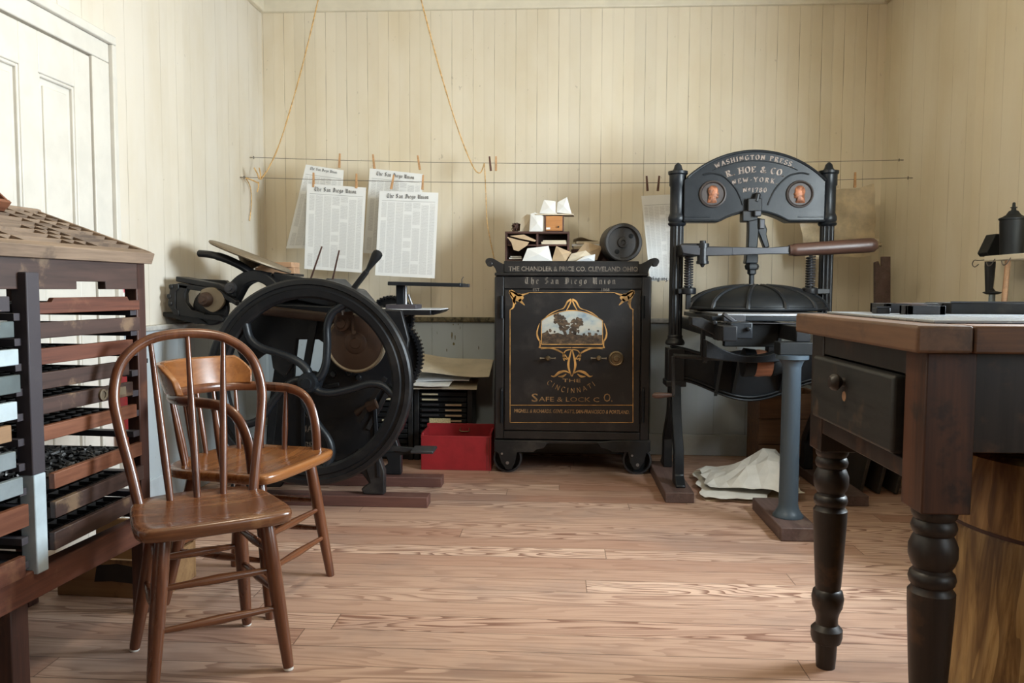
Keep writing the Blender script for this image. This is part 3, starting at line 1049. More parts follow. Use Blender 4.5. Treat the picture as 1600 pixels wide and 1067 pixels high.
# ================================================================== the two chairs
def turned(bm, p0, p1, prof, n=14):
    """Round member from p0 to p1, radius given at fractions of its length."""
    p0, p1 = Vector(p0), Vector(p1)
    tube(bm, [p0.lerp(p1, t) for t, r in prof], [r for t, r in prof], n)


LEG = [(0, .015), (.04, .019), (.3, .0205), (.55, .019), (.8, .0165), (.97, .0145), (1, .013)]
STR = [(0, .007), (.25, .0095), (.5, .0125), (.75, .0095), (1, .007)]


def seat_mesh(bm, w_front, w_back, d, t, z, dish=.010, n=28):
    """A dished, round-edged seat with a flat front edge at -Y."""
    pts = c2([(-w_front / 2, -d * .36), (-w_front / 2 * .82, -d * .475), (0, -d * .50), (w_front / 2 * .82, -d * .475), (w_front / 2, -d * .36),
              (w_front / 2 * .99, -.02), (w_back / 2 * 1.06, d * .30), (w_back / 2 * .75, d * .46), (0, d * .5), (-w_back / 2 * .75, d * .46), (-w_back / 2 * 1.06, d * .30), (-w_front / 2 * .99, -.02)], 5, True)
    m = len(pts)
    rings = []
    for k, zz in ((.93, -t), (.985, -t * .85), (1.0, -t * .5), (1.0, -t * .22), (.985, -.003), (.95, 0), (.8, -dish * .45), (.55, -dish), (.25, -dish * .9)):
        rings.append([bm.verts.new((x * k, y * k, z + zz)) for x, y in pts])
    for A, B in zip(rings, rings[1:]):
        for i in range(m):
            bm.faces.new((A[i], A[(i + 1) % m], B[(i + 1) % m], B[i]))
    bm.faces.new(rings[0][::-1]); bm.faces.new(rings[-1])


ch = thing('bow_back_chair', 'brown bow-back chair with three spindles, nearest the camera on bare boards', 'chair', (-.925, 2.045, 0), math.radians(35))
ZS = .425
bm = BM(); seat_mesh(bm, .375, .32, .365, .036, ZS); obj('seat', bm, M['seat'], ch, angle=60)
tops = {'fl': (-.125, -.115), 'fr': (.125, -.115), 'bl': (-.105, .105), 'br': (.105, .105)}
feet = {'fl': (-.165, -.165), 'fr': (.165, -.165), 'bl': (-.165, .165), 'br': (.14, .175)}
legs = {}
for k in tops:
    a = Vector((*tops[k], ZS - .03)); b = Vector((*feet[k], .008))
    legs[k] = (a, b)
    bm = BM(); turned(bm, a, b, LEG); lg = obj('leg', bm, M['chair'], ch)
    bm = BM(); lathe(bm, [(0, 0), (.011, 0), (.013, .003), (.012, .009), (0, .009)], T(b.x, b.y, 0), 16); obj('glide', bm, M['white_pad'], lg)
at_z = lambda k, z: legs[k][0].lerp(legs[k][1], (legs[k][0].z - z) / (legs[k][0].z - legs[k][1].z))
for k1, k2, z1, z2 in (('fl', 'fr', .265, .265), ('fl', 'fr', .165, .165), ('fl', 'bl', .31, .31), ('fr', 'br', .31, .31), ('bl', 'br', .26, .26), ('fl', 'bl', .2, .2), ('fr', 'br', .205, .205)):
    bm = BM(); turned(bm, at_z(k1, z1), at_z(k2, z2), STR, 12); obj('stretcher', bm, M['chair_x'], ch)
bow = [(-.150, .115, ZS - .01), (-.165, .135, ZS + .08), (-.188, .165, ZS + .2), (-.196, .19, ZS + .29), (-.170, .21, ZS + .375), (-.10, .224, ZS + .43), (0, .228, ZS + .445)]
full = bow + [(-x, y, z) for x, y, z in bow[-2::-1]]
cb = curve(full, 6)
bm = BM(); tube(bm, cb, .0142, 14); obj('bow', bm, M['chair'], ch)
for s, top in ((-.07, -.098), (.0, .0), (.07, .098)):
    zt_ = ZS + (.445 if s == 0 else .428)
    bm = BM(); turned(bm, (s, .125, ZS - .012), (top, .226, zt_), [(0, .0095), (.3, .0115), (.6, .0095), (1, .0065)], 10); obj('spindle', bm, M['chair'], ch)

ac = thing('captains_chair', 'brown captain\'s armchair with curved crest board, standing behind the bow-back chair', 'chair', (-1.0, 2.545, 0), math.radians(78))
ZA = .445
bm = BM(); seat_mesh(bm, .44, .40, .42, .034, ZA, .012); obj('seat', bm, M['seat_b'], ac, angle=60)
tops = {'fl': (-.15, -.13), 'fr': (.15, -.13), 'bl': (-.13, .12), 'br': (.13, .12)}
feet = {'fl': (-.19, -.185), 'fr': (.19, -.185), 'bl': (-.185, .195), 'br': (.185, .195)}
legs = {}
for k in tops:
    a = Vector((*tops[k], ZA - .03)); b = Vector((*feet[k], .0))
    legs[k] = (a, b)
    bm = BM(); turned(bm, a, b, LEG); obj('leg', bm, M['chair'], ac)
for k1, k2, z1, z2 in (('fl', 'fr', .24, .24), ('fl', 'fr', .14, .14), ('fl', 'bl', .17, .17), ('fr', 'br', .17, .17), ('fl', 'bl', .27, .27), ('fr', 'br', .27, .27), ('bl', 'br', .19, .19)):
    bm = BM(); turned(bm, at_z(k1, z1), at_z(k2, z2), STR, 12); obj('stretcher', bm, M['chair_x'], ac)
half = [(.195, -.135, ZA - .012), (.2, -.125, ZA + .09), (.206, -.095, ZA + .165), (.208, -.04, ZA + .2), (.206, .05, ZA + .208), (.185, .14, ZA + .21), (.12, .205, ZA + .212), (0, .228, ZA + .212)]
rail = curve(half + [(-x, y, z) for x, y, z in half[-2::-1]], 6)
bm = BM(); tube(bm, rail, .0155, 12, flat=(.75, 1.05)); obj('arm_rail', bm, M['chair'], ac)
# curved crest board standing on the rail round the back
bm = BM()
cr = curve([(.19, .115, 0), (.165, .175, 0), (.10, .222, 0), (0, .245, 0), (-.10, .222, 0), (-.165, .175, 0), (-.19, .115, 0)], 6)
nn = len(cr)
rows_ = []
for i, p in enumerate(cr):
    t = i / (nn - 1)
    hgt = .095 * min(1, .45 + 4.2 * min(t, 1 - t))
    out = Vector((p.x, p.y, 0)).normalized()
    A_ = p - out * .012; B_ = p + out * .012
    lean = out * .03 * (hgt / .095)
    z0 = ZA + .222
    rows_.append([bm.verts.new((A_.x, A_.y, z0)), bm.verts.new((*(A_ + lean).xy, z0 + hgt)), bm.verts.new((*(B_ + lean * .9).xy, z0 + hgt)), bm.verts.new((B_.x, B_.y, z0))])
for A_, B_ in zip(rows_, rows_[1:]):
    for i in range(4):
        bm.faces.new((A_[i], A_[(i + 1) % 4], B_[(i + 1) % 4], B_[i]))
bm.faces.new(rows_[0]); bm.faces.new(rows_[-1][::-1])
obj('crest_board', bm, M['seat_b'], ac, bevel=.005, seg=3)
for (x0, y0, x1, y1) in ((.175, -.02, .207, -.01), (.172, .07, .2, .085), (.145, .14, .168, .168), (.09, .175, .105, .213), (.03, .19, .035, .226)):
    for s in (-1, 1):
        bm = BM(); turned(bm, (s * x0, y0, ZA - .012), (s * x1, y1, ZA + .208), [(0, .0085), (.35, .0105), (.7, .0085), (1, .006)], 10); obj('spindle', bm, M['chair'], ac)
# ================================================================== treadle platen press with the big flywheel
YW = 3.45                                               # plane of the flywheel
Yn, Yf = 3.62, 4.02                                     # planes of the two side frames
pr = thing('platen_press', 'black treadle printing press with large S-spoked flywheel, left of the safe', 'printing press', (-1.05, 3.82, 0))


def pw(name, bm, m, parent=None, **k):
    return obj(name, bm, M[m] if isinstance(m, str) else m, parent or pr, world=True, **k)


def pl(Y, *pts):
    """Pixels on the plane y=Y -> (x, z) pairs."""
    return [(lambda p: (p.x, max(p.z, .0515)))(U(a, b, Y=Y)) for a, b in pts]


def plate(bm, Y, t, *px):
    prism(bm, pl(Y, *px), t, T(0, Y, 0) @ XZ)


c = U(484, 597, Y=YW)
RW = .457
MW = T(c) @ rotm(PI / 2, 0, 0)                          # local Z towards the camera
bm = BM()
ring(bm, [(RW, -.024), (RW, .024), (RW - .008, .032), (RW - .026, .034), (RW - .030, .026), (RW - .044, .026), (RW - .050, .034), (RW - .078, .030), (RW - .088, .018), (RW - .088, -.018), (RW - .078, -.030), (RW - .008, -.032)], MW, 96)
fw = pw('flywheel', bm, 'iron')
bm = BM(); lathe(bm, [(0, .058), (.022, .058), (.024, .05), (.040, .048), (.046, .03), (.046, -.05), (0, -.05)], MW, 28)
pw('hub', bm, 'iron_blue', fw)
for b in (143, 70, -3, -74, -146):
    pts = []
    for r, o_ in ((.02, -46), (.06, -40), (.11, -22), (.185, -6), (.265, 2), (.325, 1), (.37, -4), (.405, -8)):
        a = math.radians(b + o_)
        pts.append(MW @ Vector((r * math.cos(a), r * math.sin(a), .004)))
    cs = curve(pts, 7)
    m_ = len(cs)
    bm = BM(); tube(bm, cs, [.027 - .006 * math.sin(PI * i / (m_ - 1))  for i in range(m_)], 14, flat=(1, .8), up=(0, 1, 0))
    pw('spoke', bm, 'iron_blue', fw)
bm = BM(); cyl(bm, (c.x, YW, c.z), (c.x, Yf + .05, c.z), .026); pw('main_shaft', bm, 'steel_dark')

# side frames: two A-shaped castings with a foot each, cross ties between
A = ((367, 492), (420, 474), (628, 484), (640, 530), (632, 580), (604, 620), (588, 640), (584, 700), (600, 752), (580, 757), (560, 730), (540, 722), (470, 722), (440, 760), (400, 760), (424, 720), (432, 660), (436, 612),
     (470, 588), (508, 586), (512, 540), (505, 530), (466, 530), (462, 566), (446, 590), (428, 575), (424, 548), (410, 556), (395, 568), (383, 573), (372, 548))
A2 = ((400, 478), (600, 478), (600, 540), (580, 600), (576, 740), (552, 740), (550, 640), (540, 600), (522, 590), (514, 525), (464, 525), (460, 600), (445, 640), (440, 740), (415, 740), (420, 640), (430, 575), (428, 522), (400, 520))
for Y, nm in ((Yn, 'side_frame'), (Yf, 'side_frame')):
    k = Yn / Y
    bm = BM()
    prism(bm, pl(Yn, *A) if Y == Yn else pl(Yf, *A2), .035, T(0, Y, 0) @ XZ)
    sf = pw(nm, bm, 'iron', bevel=.006)
    if Y == Yn:
        bm = BM()
        for a, b in (((474, 736), (474, 610)), ((474, 610), (530, 600)), ((585, 620), (592, 745))):
            beam(bm, U(*a, Y=Yn - .022), U(*b, Y=Yn - .022), .016, .016)
        for x, y in ((560, 590), (545, 583), (520, 585), (520, 706), (566, 707)):
            cyl(bm, U(x, y, Y=Yn - .015), U(x, y, Y=Yn - .045), .017, .012)
        pw('frame_bosses', bm, 'iron_blue', sf, bevel=.002)
        bm = BM()
        for s_, x, y, sz in (('AF', 478, 652, .030), ('JAB', 485, 675, .031), ('BRY', 487, 701, .031)):
            nib_text(bm, s_, ROMAN if all(q in ROMAN for q in s_) else ROMAN, T(U(x, y, Y=Yn - .0195)) @ XZ, sz, (.09, .05), .08, thick=.004)  if all(q in ROMAN for q in s_) else sans_text(bm, s_, T(U(x, y, Y=Yn - .0195)) @ XZ, sz)
        pw('cast_lettering', bm, 'silver_paint', sf)
bm = BM()
for x, y, r in ((470, 500, .022), (560, 505, .024), (600, 560, .02), (500, 700, .018), (600, 690, .018)):
    a = U(x, y, Y=Yn); cyl(bm, (a.x, Yn, a.z), (a.x, Yf, a.z), r)
pw('tie_rods', bm, 'iron')
for Y in (Yn, Yf):
    k = Y - Yn
    bm = BM()
    prism(bm, [(x, z) for x, z in pl(Yn, (560, 700), (590, 700), (602, 735), (602, 771), (570, 771), (566, 762), (580, 752), (572, 725))], .05, T(0, Y, 0) @ XZ)
    pw('foot', bm, 'iron_dusty', bevel=.005)
    bm = BM()
    prism(bm, [(x, z) for x, z in pl(Yn, (380, 716), (416, 700), (424, 730), (402, 752), (402, 771), (362, 771), (362, 760))], .05, T(0, Y, 0) @ XZ)
    pw('foot', bm, 'iron_dusty', bevel=.005)

# body between the frames: bed, platen, brackets
bm = BM()
bxx(bm, -1.34, -.94, Yn + .03, Yf - .03, .80, .93)
prism(bm, pl(Yn + .2, (470, 440), (560, 452), (600, 500), (560, 560), (500, 520), (450, 500)), .3, T(0, Yn + .2, 0) @ XZ)
pw('bed', bm, 'iron', bevel=.01)
bm = BM()
beam(bm, U(520, 440, Y=3.8), U(600, 520, Y=3.8), .32, .05, up=(1, 0, 1))
pw('platen', bm, 'iron_blue', bevel=.008)
bm = BM(); tube(bm, [U(396, 483, Y=3.56), U(548, 500, Y=3.56)], .022, 16); cyl(bm, U(380, 481, Y=3.56), U(398, 483, Y=3.56), .013); pw('form_roller', bm, 'rust')
bm = BM(); tube(bm, [U(392, 512, Y=3.72), U(548, 520, Y=3.72)], .024, 16); cyl(bm, U(380, 512, Y=3.72), U(398, 512, Y=3.72), .012); pw('form_roller', bm, 'iron')
bm = BM(); beam(bm, U(492, 498, Y=3.58), U(478, 578, Y=3.58), .02, .03); pw('side_arm', bm, 'iron')
bm = BM(); beam(bm, U(602, 590, Y=3.55), U(560, 660, Y=3.55), .018, .02); beam(bm, U(612, 600, Y=3.6), U(575, 670, Y=3.6), .012, .02); pw('treadle_link', bm, 'iron_dusty')
bm = BM(); cyl(bm, U(556, 646, Y=3.57), U(582, 632, Y=3.57), .016); cyl(bm, U(574, 636, Y=3.55), U(588, 630, Y=3.55), .024, n=24); pw('throw_off_pin', bm, 'rust')

# rusty cam disc with its bracket
d = U(556, 536, Y=3.535)
MD = T(d) @ rotm(PI / 2, 0, 0)
bm = BM(); lathe(bm, [(0, .016), (.022, .016), (.026, .012), (.045, .010), (.05, .006), (.122, .006), (.131, .003), (.133, -.006), (.133, -.03), (0, -.03)], MD, 56)
cd = pw('cam_disc', bm, 'rust')
bm = BM(); lathe(bm, [(.12, .0065), (.128, .0095), (.1335, .006), (.1335, -.028)], MD, 56); pw('bright_rim', bm, 'tarnish', cd)
bm = BM()
beam(bm, U(527, 494, Y=3.50), U(552, 491, Y=3.50), .012, .03); beam(bm, U(552, 492, Y=3.50), U(552, 518, Y=3.50), .010, .012, up=(1, 0, 0))
lathe(bm, [(0, .02), (.02, .02), (.022, .012), (.034, .01), (.036, 0), (0, 0)], T(U(534, 505, Y=3.51)) @ rotm(PI / 2, 0, 0), 24)
cyl(bm, U(553, 519, Y=3.49), U(553, 519, Y=3.52), .009)
pw('cam_bracket', bm, 'rust')
# oil cup wing nut above the disc
bm = BM()
for dx in (-.013, .013):
    beam(bm, U(536, 486, Y=3.5), U(536, 486, Y=3.5) + Vector((dx, 0, .022)), .006, .01, up=(0, 1, 0))
cyl(bm, U(536, 492, Y=3.5), U(536, 484, Y=3.5), .007)
pw('wing_nut', bm, 'steel')


def gear(name, ctr, r, t, teeth, m, hole=.72):
    bm = BM()
    Mg = T(ctr) @ rotm(PI / 2, 0, 0)
    outer = []
    for k in range(teeth):
        for f, rr in ((-.30, r * .955), (-.17, r), (.17, r), (.30, r * .955)):
            a = 2 * PI * (k + f) / teeth
            outer.append((rr * math.cos(a), rr * math.sin(a)))
    n = len(outer)
    inner = [(x * .90, y * .90) for x, y in outer]
    v = [(x, y, z) for z in (-t / 2, t / 2) for lst in (outer, inner) for x, y in lst]
    f = []
    for i in range(n):
        j = (i + 1) % n
        f += [(i, j, 2 * n + j, 2 * n + i), (n + i, 3 * n + i, 3 * n + j, n + j), (i, n + i, n + j, j), (2 * n + i, 2 * n + j, 3 * n + j, 3 * n + i)]
    add(bm, v, f, Mg)
    g = pw(name, bm, m, flat=True)
    bm = BM()
    lathe(bm, [(r * .91, -t * .3), (r * .91, t * .3), (r * .86, t * .12), (r * .3, t * .12), (r * .26, t * .5), (0, t * .5), (0, -t * .5), (r * .3, -t * .3)], Mg, 40)
    pw('web', bm, m, g)
    return g


gear('gear', U(596, 556, Y=4.10), .222, .05, 66, 'iron')
gear('gear', U(612, 498, Y=4.12), .122, .045, 40, 'iron')
bm = BM(); a = U(612, 498, Y=4.1); cyl(bm, (a.x, Yf, a.z), (a.x, 4.16, a.z), .018); a = U(596, 556, Y=4.1); cyl(bm, (a.x, Yf, a.z), (a.x, 4.14, a.z), .02); pw('gear_shafts', bm, 'steel_dark')

# ink rail carriage reaching out at the left
Yc = 3.56
bm = BM()
plate(bm, Yc, .05, (270, 444), (283, 443), (283, 452), (278, 456), (278, 482), (283, 484), (284, 494), (276, 492), (266, 476))
for x, y in ((271, 448), (268, 463), (270, 474)):
    cyl(bm, U(x, y, Y=Yc - .02), U(x - 6, y, Y=Yc - .02), .012)
plate(bm, Yc, .04, (280, 442), (345, 452), (372, 470), (372, 478), (340, 458), (280, 450))
plate(bm, Yc, .04, (278, 488), (345, 492), (352, 497), (352, 503), (276, 492))
plate(bm, Yc, .04, (278, 443), (298, 446), (292, 458), (293, 472), (302, 484), (322, 489), (322, 493), (278, 491))
carr = pw('carriage', bm, 'iron', bevel=.004)
bm = BM()
plate(bm, Yc + .06, .12, (284, 432), (350, 444), (372, 458), (372, 464), (345, 452), (284, 440))
plate(bm, Yc + .12, .04, (284, 434), (354, 438), (370, 452), (284, 437))
plate(bm, Yc + .16, .30, (276, 486), (330, 492), (346, 504), (330, 504), (276, 492))
pw('rail_slats', bm, 'iron_dusty', carr, bevel=.004)
bm = BM()
q = U(326, 468, Y=Yc - .01)
prism(bm, [(x, z) for x, z in pl(Yc - .01, *c2([(316, 453), (332, 449), (346, 456), (352, 468), (347, 480), (334, 488), (320, 480), (314, 468)], 4, True))], .022, T(0, Yc - .01, 0) @ XZ)
fl = pw('bearing_flange', bm, 'tarnish', carr, bevel=.003)
bm = BM(); lathe(bm, [(0, .05), (.010, .05), (.012, .036), (.022, .034), (.03, .02), (.034, 0), (0, 0)], T(U(322, 468, Y=Yc - .02)) @ rotm(PI / 2, 0, 0), 24); pw('bearing_cap', bm, 'rust', fl)
bm = BM(); lathe(bm, [(0, .012), (.075, .012), (.083, .004), (.083, -.012), (0, -.012)], T(U(330, 480, Y=Yc + .03)) @ rotm(PI / 2, 0, 0), 36); pw('saddle_roller', bm, 'iron', carr)
bm = BM(); lathe(bm, [(0, .03), (.012, .03), (.014, .02), (.024, .018), (.028, 0), (0, 0)], T(U(361, 450, Y=Yc - .02)) @ rotm(PI / 2, 0, 0), 24); pw('pivot_nut', bm, 'steel_dark', carr)
# humped disc bracket behind the wheel rim
bm = BM()
top = c2([(350, 470), (356, 452), (374, 432), (396, 422), (420, 428), (440, 446), (452, 468)], 6)
bot = c2([(372, 474), (380, 458), (388, 446), (402, 440), (416, 444), (428, 456), (436, 474)], 6)
strip(bm, pl(3.64, *top), pl(3.64, *bot), 3.60, 3.68)
plate(bm, 3.66, .05, (430, 425), (470, 433), (520, 445), (545, 470), (520, 480), (470, 470), (430, 455))
plate(bm, 3.7, .06, (440, 470), (530, 476), (540, 500), (440, 496))
pw('disc_bracket', bm, 'iron', bevel=.006)
bm = BM()
pts = [U(312, 396, Y=3.6), U(330, 398, Y=3.6), U(352, 404, Y=3.6), U(376, 415, Y=3.62), U(398, 428, Y=3.64), U(424, 432, Y=3.66)]
tube(bm, curve(pts, 6), [.030] * 9 + [.034] * 22, 12, flat=(1, .55), up=(0, 1, 0))
sa = pw('swing_arm', bm, 'iron', bevel=0)
bm = BM()
for x in (315, 322):
    cyl(bm, U(x, 397, Y=3.588), U(x, 397, Y=3.578), .004)
pw('arm_rivet', bm, 'steel', sa)
# tilted ink disc
n = Vector((.36, .05, .93)).normalized()
ctr = U(392, 401, Y=3.72)
Mk = T(ctr) @ Vector((0, 0, 1)).rotation_difference(n).to_matrix().to_4x4()
bm = BM(); lathe(bm, [(0, .008), (.185, .008), (.196, .004), (.198, -.003), (.19, -.009), (.06, -.012), (.03, -.05), (0, -.05)], Mk, 64); pw('ink_disc', bm, 'tarnish')
# throw-off lever with its turned handle
a, b, d_ = U(590, 396, Y=3.62), U(573, 424, Y=3.62), U(553, 448, Y=3.62)
e_ = U(530, 480, Y=3.62)
bm = BM(); beam(bm, e_, b, .022, .03, up=(0, 1, 0)); lv = pw('throw_off_lever', bm, 'iron', bevel=.003)
bm = BM(); turned(bm, b, U(593, 392, Y=3.62), [(0, .011), (.1, .010), (.25, .013), (.5, .018), (.75, .024), (.9, .023), (.97, .016), (1, .006)], 16); pw('handle', bm, 'tin', lv)
# feed and delivery boards at the right
bm = BM(); bxx(bm, *(lambda p, q: (p.x, q.x))(U(560, 488, Y=3.85), U(678, 488, Y=3.85)), 3.75, 4.05, *(lambda p, q: (q.z, p.z))(U(600, 484, Y=3.75), U(600, 492, Y=3.75)))
a, b = U(676, 484, Y=3.8), U(694, 484, Y=3.8)
prism(bm, [(a.x, a.z), (b.x, a.z), (b.x - .02, a.z - .014), (a.x, a.z - .026)], .22, T(0, 3.9, 0) @ XZ)
fb = pw('feed_board', bm, 'iron', bevel=.003)
zfb = U(600, 484, Y=3.75).z
bm = BM(); a, b = U(560, 484, Y=3.85), U(692, 484, Y=3.85)
plate_top = zfb
bxx(bm, a.x + .03, b.x, 3.76, 4.04, zfb + .0005, zfb + .0035); pw('feed_sheet', bm, 'paper_bluish', fb)
bm = BM()
prism(bm, pl(3.9, (560, 492), (640, 492), (624, 500), (606, 520), (580, 560)), .05, T(0, 3.9, 0) @ XZ)
pw('feed_bracket', bm, 'iron', bevel=.004)
z0 = zfb + .003
a, b = U(604, 480, Y=3.8), U(652, 480, Y=3.8)
bm = BM(); bxx(bm, a.x, b.x, 3.77, 3.93, z0, z0 + .022); dl = pw('stand_base', bm, 'iron_post', bevel=.004)
p0, p1 = U(620, 470, Y=3.85), U(634, 470, Y=3.85)
zs0 = U(630, 447, Y=3.85).z
bm = BM(); bxx(bm, p0.x, p1.x - .006, 3.83, 3.87, z0 + .02, zs0 + .004); pw('post', bm, 'iron_blue', bevel=.003)
bm = BM(); cyl(bm, (p1.x - .002, 3.85, z0 + .02), (p1.x - .002, 3.85, zs0), .009); cyl(bm, (p1.x + .03, 3.85, z0 + .02), (p1.x + .012, 3.85, z0 + .07), .006); pw('post_rod', bm, 'steel')
a, b = U(613, 442, Y=3.85), U(724, 446, Y=3.85)
bm = BM(); box(bm, (0, 0, 0), (b.x - a.x, .22, .018), T((a.x + b.x) / 2, 3.85, zs0 + .009) @ rotm(0, .018, 0)); pw('delivery_board', bm, 'iron_blue', bevel=.003)
bm = BM(); q = U(722, 446, Y=3.75); box(bm, (q.x + .008, 3.85, q.z), (.03, .05, .016)); box(bm, (q.x - .012, 3.80, q.z + .002), (.008, .09, .02)); tube(bm, [(q.x - .012, 3.84, q.z + .01), (q.x - .012, 3.84, q.z + .03), (q.x - .004, 3.84, q.z + .042)], .0022, 6); pw('board_stop', bm, 'steel_dark', bevel=.001)
# two thin rods standing up
for (a, b) in (((503, 385), (484, 440)), ((530, 391), (512, 470))):
    bm = BM(); cyl(bm, U(*b, Y=3.72), U(*a, Y=3.72), .0045, .004, 8); pw('gripper_rod', bm, 'mahogany')
# treadle
a, b = U(596, 704, Y=3.66), U(676, 704, Y=3.66)
bm = BM(); box(bm, ((U(640, 700, Y=3.66).x + b.x) / 2, 3.74, .235), (b.x - U(640, 700, Y=3.66).x, .13, .014)); td = pw('treadle', bm, 'steel_dark', bevel=.004)
bm = BM(); beam(bm, (U(585, 690, Y=3.7).x, 3.72, .25), (U(645, 704, Y=3.7).x, 3.74, .232), .03, .02); beam(bm, (-1.2, 3.74, .17), (U(640, 704, Y=3.7).x, 3.74, .225), .03, .02); pw('treadle_arm', bm, 'iron_dusty', td)

# wooden skids under the press
for (Y0, px, w, kind) in ((3.57, 668, .09, 'wooden skid under the near feet of the flywheel press'), (3.95, 690, .09, 'wooden skid under the far feet of the flywheel press')):
    x1 = U(px, 780, Y=Y0).x
    bm = BM(); bxx(bm, -1.70, x1, Y0, Y0 + w, 0, .05)
    solo('skid', bm, M['runner'], 'long red brown ' + kind, 'skid', bevel=.004)

# pale wood blocks stacked behind the ink disc, on a bracket shelf of the press
Yb_ = 3.97
a = U(430, 428, Y=Yb_)
bm = BM()
bxx(bm, U(402, 428, Y=Yb_).x, U(466, 428, Y=Yb_).x, Yb_ - .07, Yb_ + .09, a.z - .012, a.z)
beam(bm, (a.x, Yb_, a.z - .012), (a.x, Yb_, .9), .05, .05)
pw('rear_shelf', bm, 'iron')
zz = a.z + .001
for x0, x1, h, rz, lab in ((404, 463, .030, .06, 'pale wood block lowest in the pair behind the ink disc'), (408, 462, .026, -.05, 'pale wood block on top of the pair behind the ink disc')):
    p, q = U(x0, 420, Y=Yb_), U(x1, 420, Y=Yb_)
    bm = BM(); box(bm, ((p.x + q.x) / 2, Yb_ + .005, zz + h / 2), (q.x - p.x, .11, h), T((p.x + q.x) / 2, Yb_, 0) @ rotm(0, 0, rz) @ T(-(p.x + q.x) / 2, -Yb_, 0))
    solo('wood_block', bm, M['light_wood'], lab, 'block', bevel=.002)
    zz += h + .001
# ================================================================== lines, newspapers, twine
def wire(name, pts, lab, r=.0016):
    bm = BM(); tube(bm, curve(pts, 10), r, 6)
    return solo(name, bm, M['wire'], lab, 'wire')


WIRES = []
for (a, b, mid, lab) in (((398, 246), (1403, 250), .028, 'thin drying wire along the back wall, the higher of two, with the rear newspapers'),
                         ((383, 277), (1417, 278), .03, 'thin drying wire lower than its neighbour, carrying the front two newspapers')):
    p, q = U(*a, X=XL + .03), U(*b, X=XR - .03)
    pts = []
    for k in range(9):
        t = k / 8
        w = p.lerp(q, t)
        w.z -= mid * 4 * t * (1 - t)
        pts.append(w)
    WIRES.append((p, q, mid))
    bm = BM(); tube(bm, curve(pts, 8), .0015, 6)
    for e, s in ((p, -1), (q, 1)):
        tube(bm, [e + Vector((s * .03, 0, 0)), e + Vector((s * .012, 0, 0))], .0022, 6)
        tube(bm, [e + Vector((s * .006, 0, 0)) + Vector((0, math.cos(k * PI / 4) * .007, math.sin(k * PI / 4) * .007)) for k in range(8)], .0018, 6, closed=True)
    solo('drying_wire', bm, M['wire'], lab, 'wire')


def wz(i, x):
    p, q, m = WIRES[i]
    t = (x - p.x) / (q.x - p.x)
    w = p.lerp(q, t)
    return Vector((x, w.y, w.z - m * 4 * t * (1 - t)))


def onwire(i, px):
    """The point of wire i seen at picture column px."""
    x = (px - 870) / 1250 * 4.75
    for _ in range(8):
        w = wz(i, x)
        cpos = R.transposed() @ (w - EYE)
        x -= ((800 + F * cpos.x / -cpos.z) - px) / F * w.y
    return wz(i, x)


def newspaper(i, tl, tr, bl, br, lab, title='The San Diego Union.', curl=.03, mat='news', back=0, flip=False, mast=True, twist=0):
    """A sheet hanging from wire i; corners given as picture points on the wire's plane."""
    Y = onwire(i, (tl[0] + tr[0]) / 2).y + (-.004 if not back else .004)
    c = [U(*p, Y=Y) for p in (bl, br, tl, tr)]
    ctr = sum(c, Vector()) / 4

    def fn(u, v):
        b = c[0].lerp(c[1], u); t = c[2].lerp(c[3], u)
        p = b.lerp(t, v)
        p.y += curl * (1 - v) * (.4 + math.sin(u * 2.6 + 1) * .6) * .6 + twist * (1 - v) * u
        return p
    th = thing('newspaper', lab, 'newspaper', (ctr.x, Y, min(c[0].z, c[1].z)), 0, 'front pages drying on the wires' if mast else 'other sheets hanging on the wires')
    bm = BM(); sheet(bm, fn, 10, 14, .0007)
    o = obj('sheet', bm, M[mat], th, world=True)
    if mast:
        bm = BM()
        w = (c[3] - c[2]).length
        ax = (c[3] - c[2]).normalized(); up = ((c[2] + c[3]) / 2 - (c[0] + c[1]) / 2).normalized(); nz = ax.cross(up)
        o_ = c[2].lerp(c[3], .5) - up * w * .112
        Mx = Matrix(((ax.x, up.x, nz.x, o_.x), (ax.y, up.y, nz.y, o_.y), (ax.z, up.z, nz.z, o_.z), (0, 0, 0, 1)))
        sz = w * .74 / nib_width(title, BLACK, .16)
        nib_text(bm, title, BLACK, T(0, -.0025, 0) @ Mx, sz, (.085, .065), 0, track=.16)
        obj('masthead', bm, M['ink'], th, world=True)
    return th


newspaper(0, (478, 257), (537, 266), (446, 388), (530, 388), 'newspaper hanging at far left, half behind another, with a slanting left edge', curl=.02, back=1)
newspaper(0, (578, 263), (661, 272), (567, 395), (655, 400), 'newspaper hanging on the higher wire behind the right front page', curl=.02, back=1)
newspaper(1, (480, 287), (572, 293), (474, 420), (565, 426), 'newspaper on the lower wire at left, its foot just above the flywheel', curl=.03)
newspaper(1, (593, 298), (685, 301), (585, 430), (679, 435), 'newspaper on the lower wire nearest the safe, hanging whole and square', curl=.03)
# sheets behind the hand press
t_ = newspaper(1, (1002, 306), (1065, 303), (1016, 439), (1066, 437), 'faded newspaper hanging upside down between the safe and the hand press', curl=.02, mast=False)
ch_ = t_
bm = BM()
p = U(1036, 434, Y=onwire(1, 1030).y - .006)
nib_text(bm, 'The San Diego', BLACK, T(p) @ XZ @ rotm(0, 0, PI), .014, (.11, .08), track=.04)
obj('masthead', bm, M['ink'], ch_, world=True)
M['onion'] = plain('crumpled translucent paper', (.60, .50, .35), .4, .15, 0, 18, .5, fine=26)


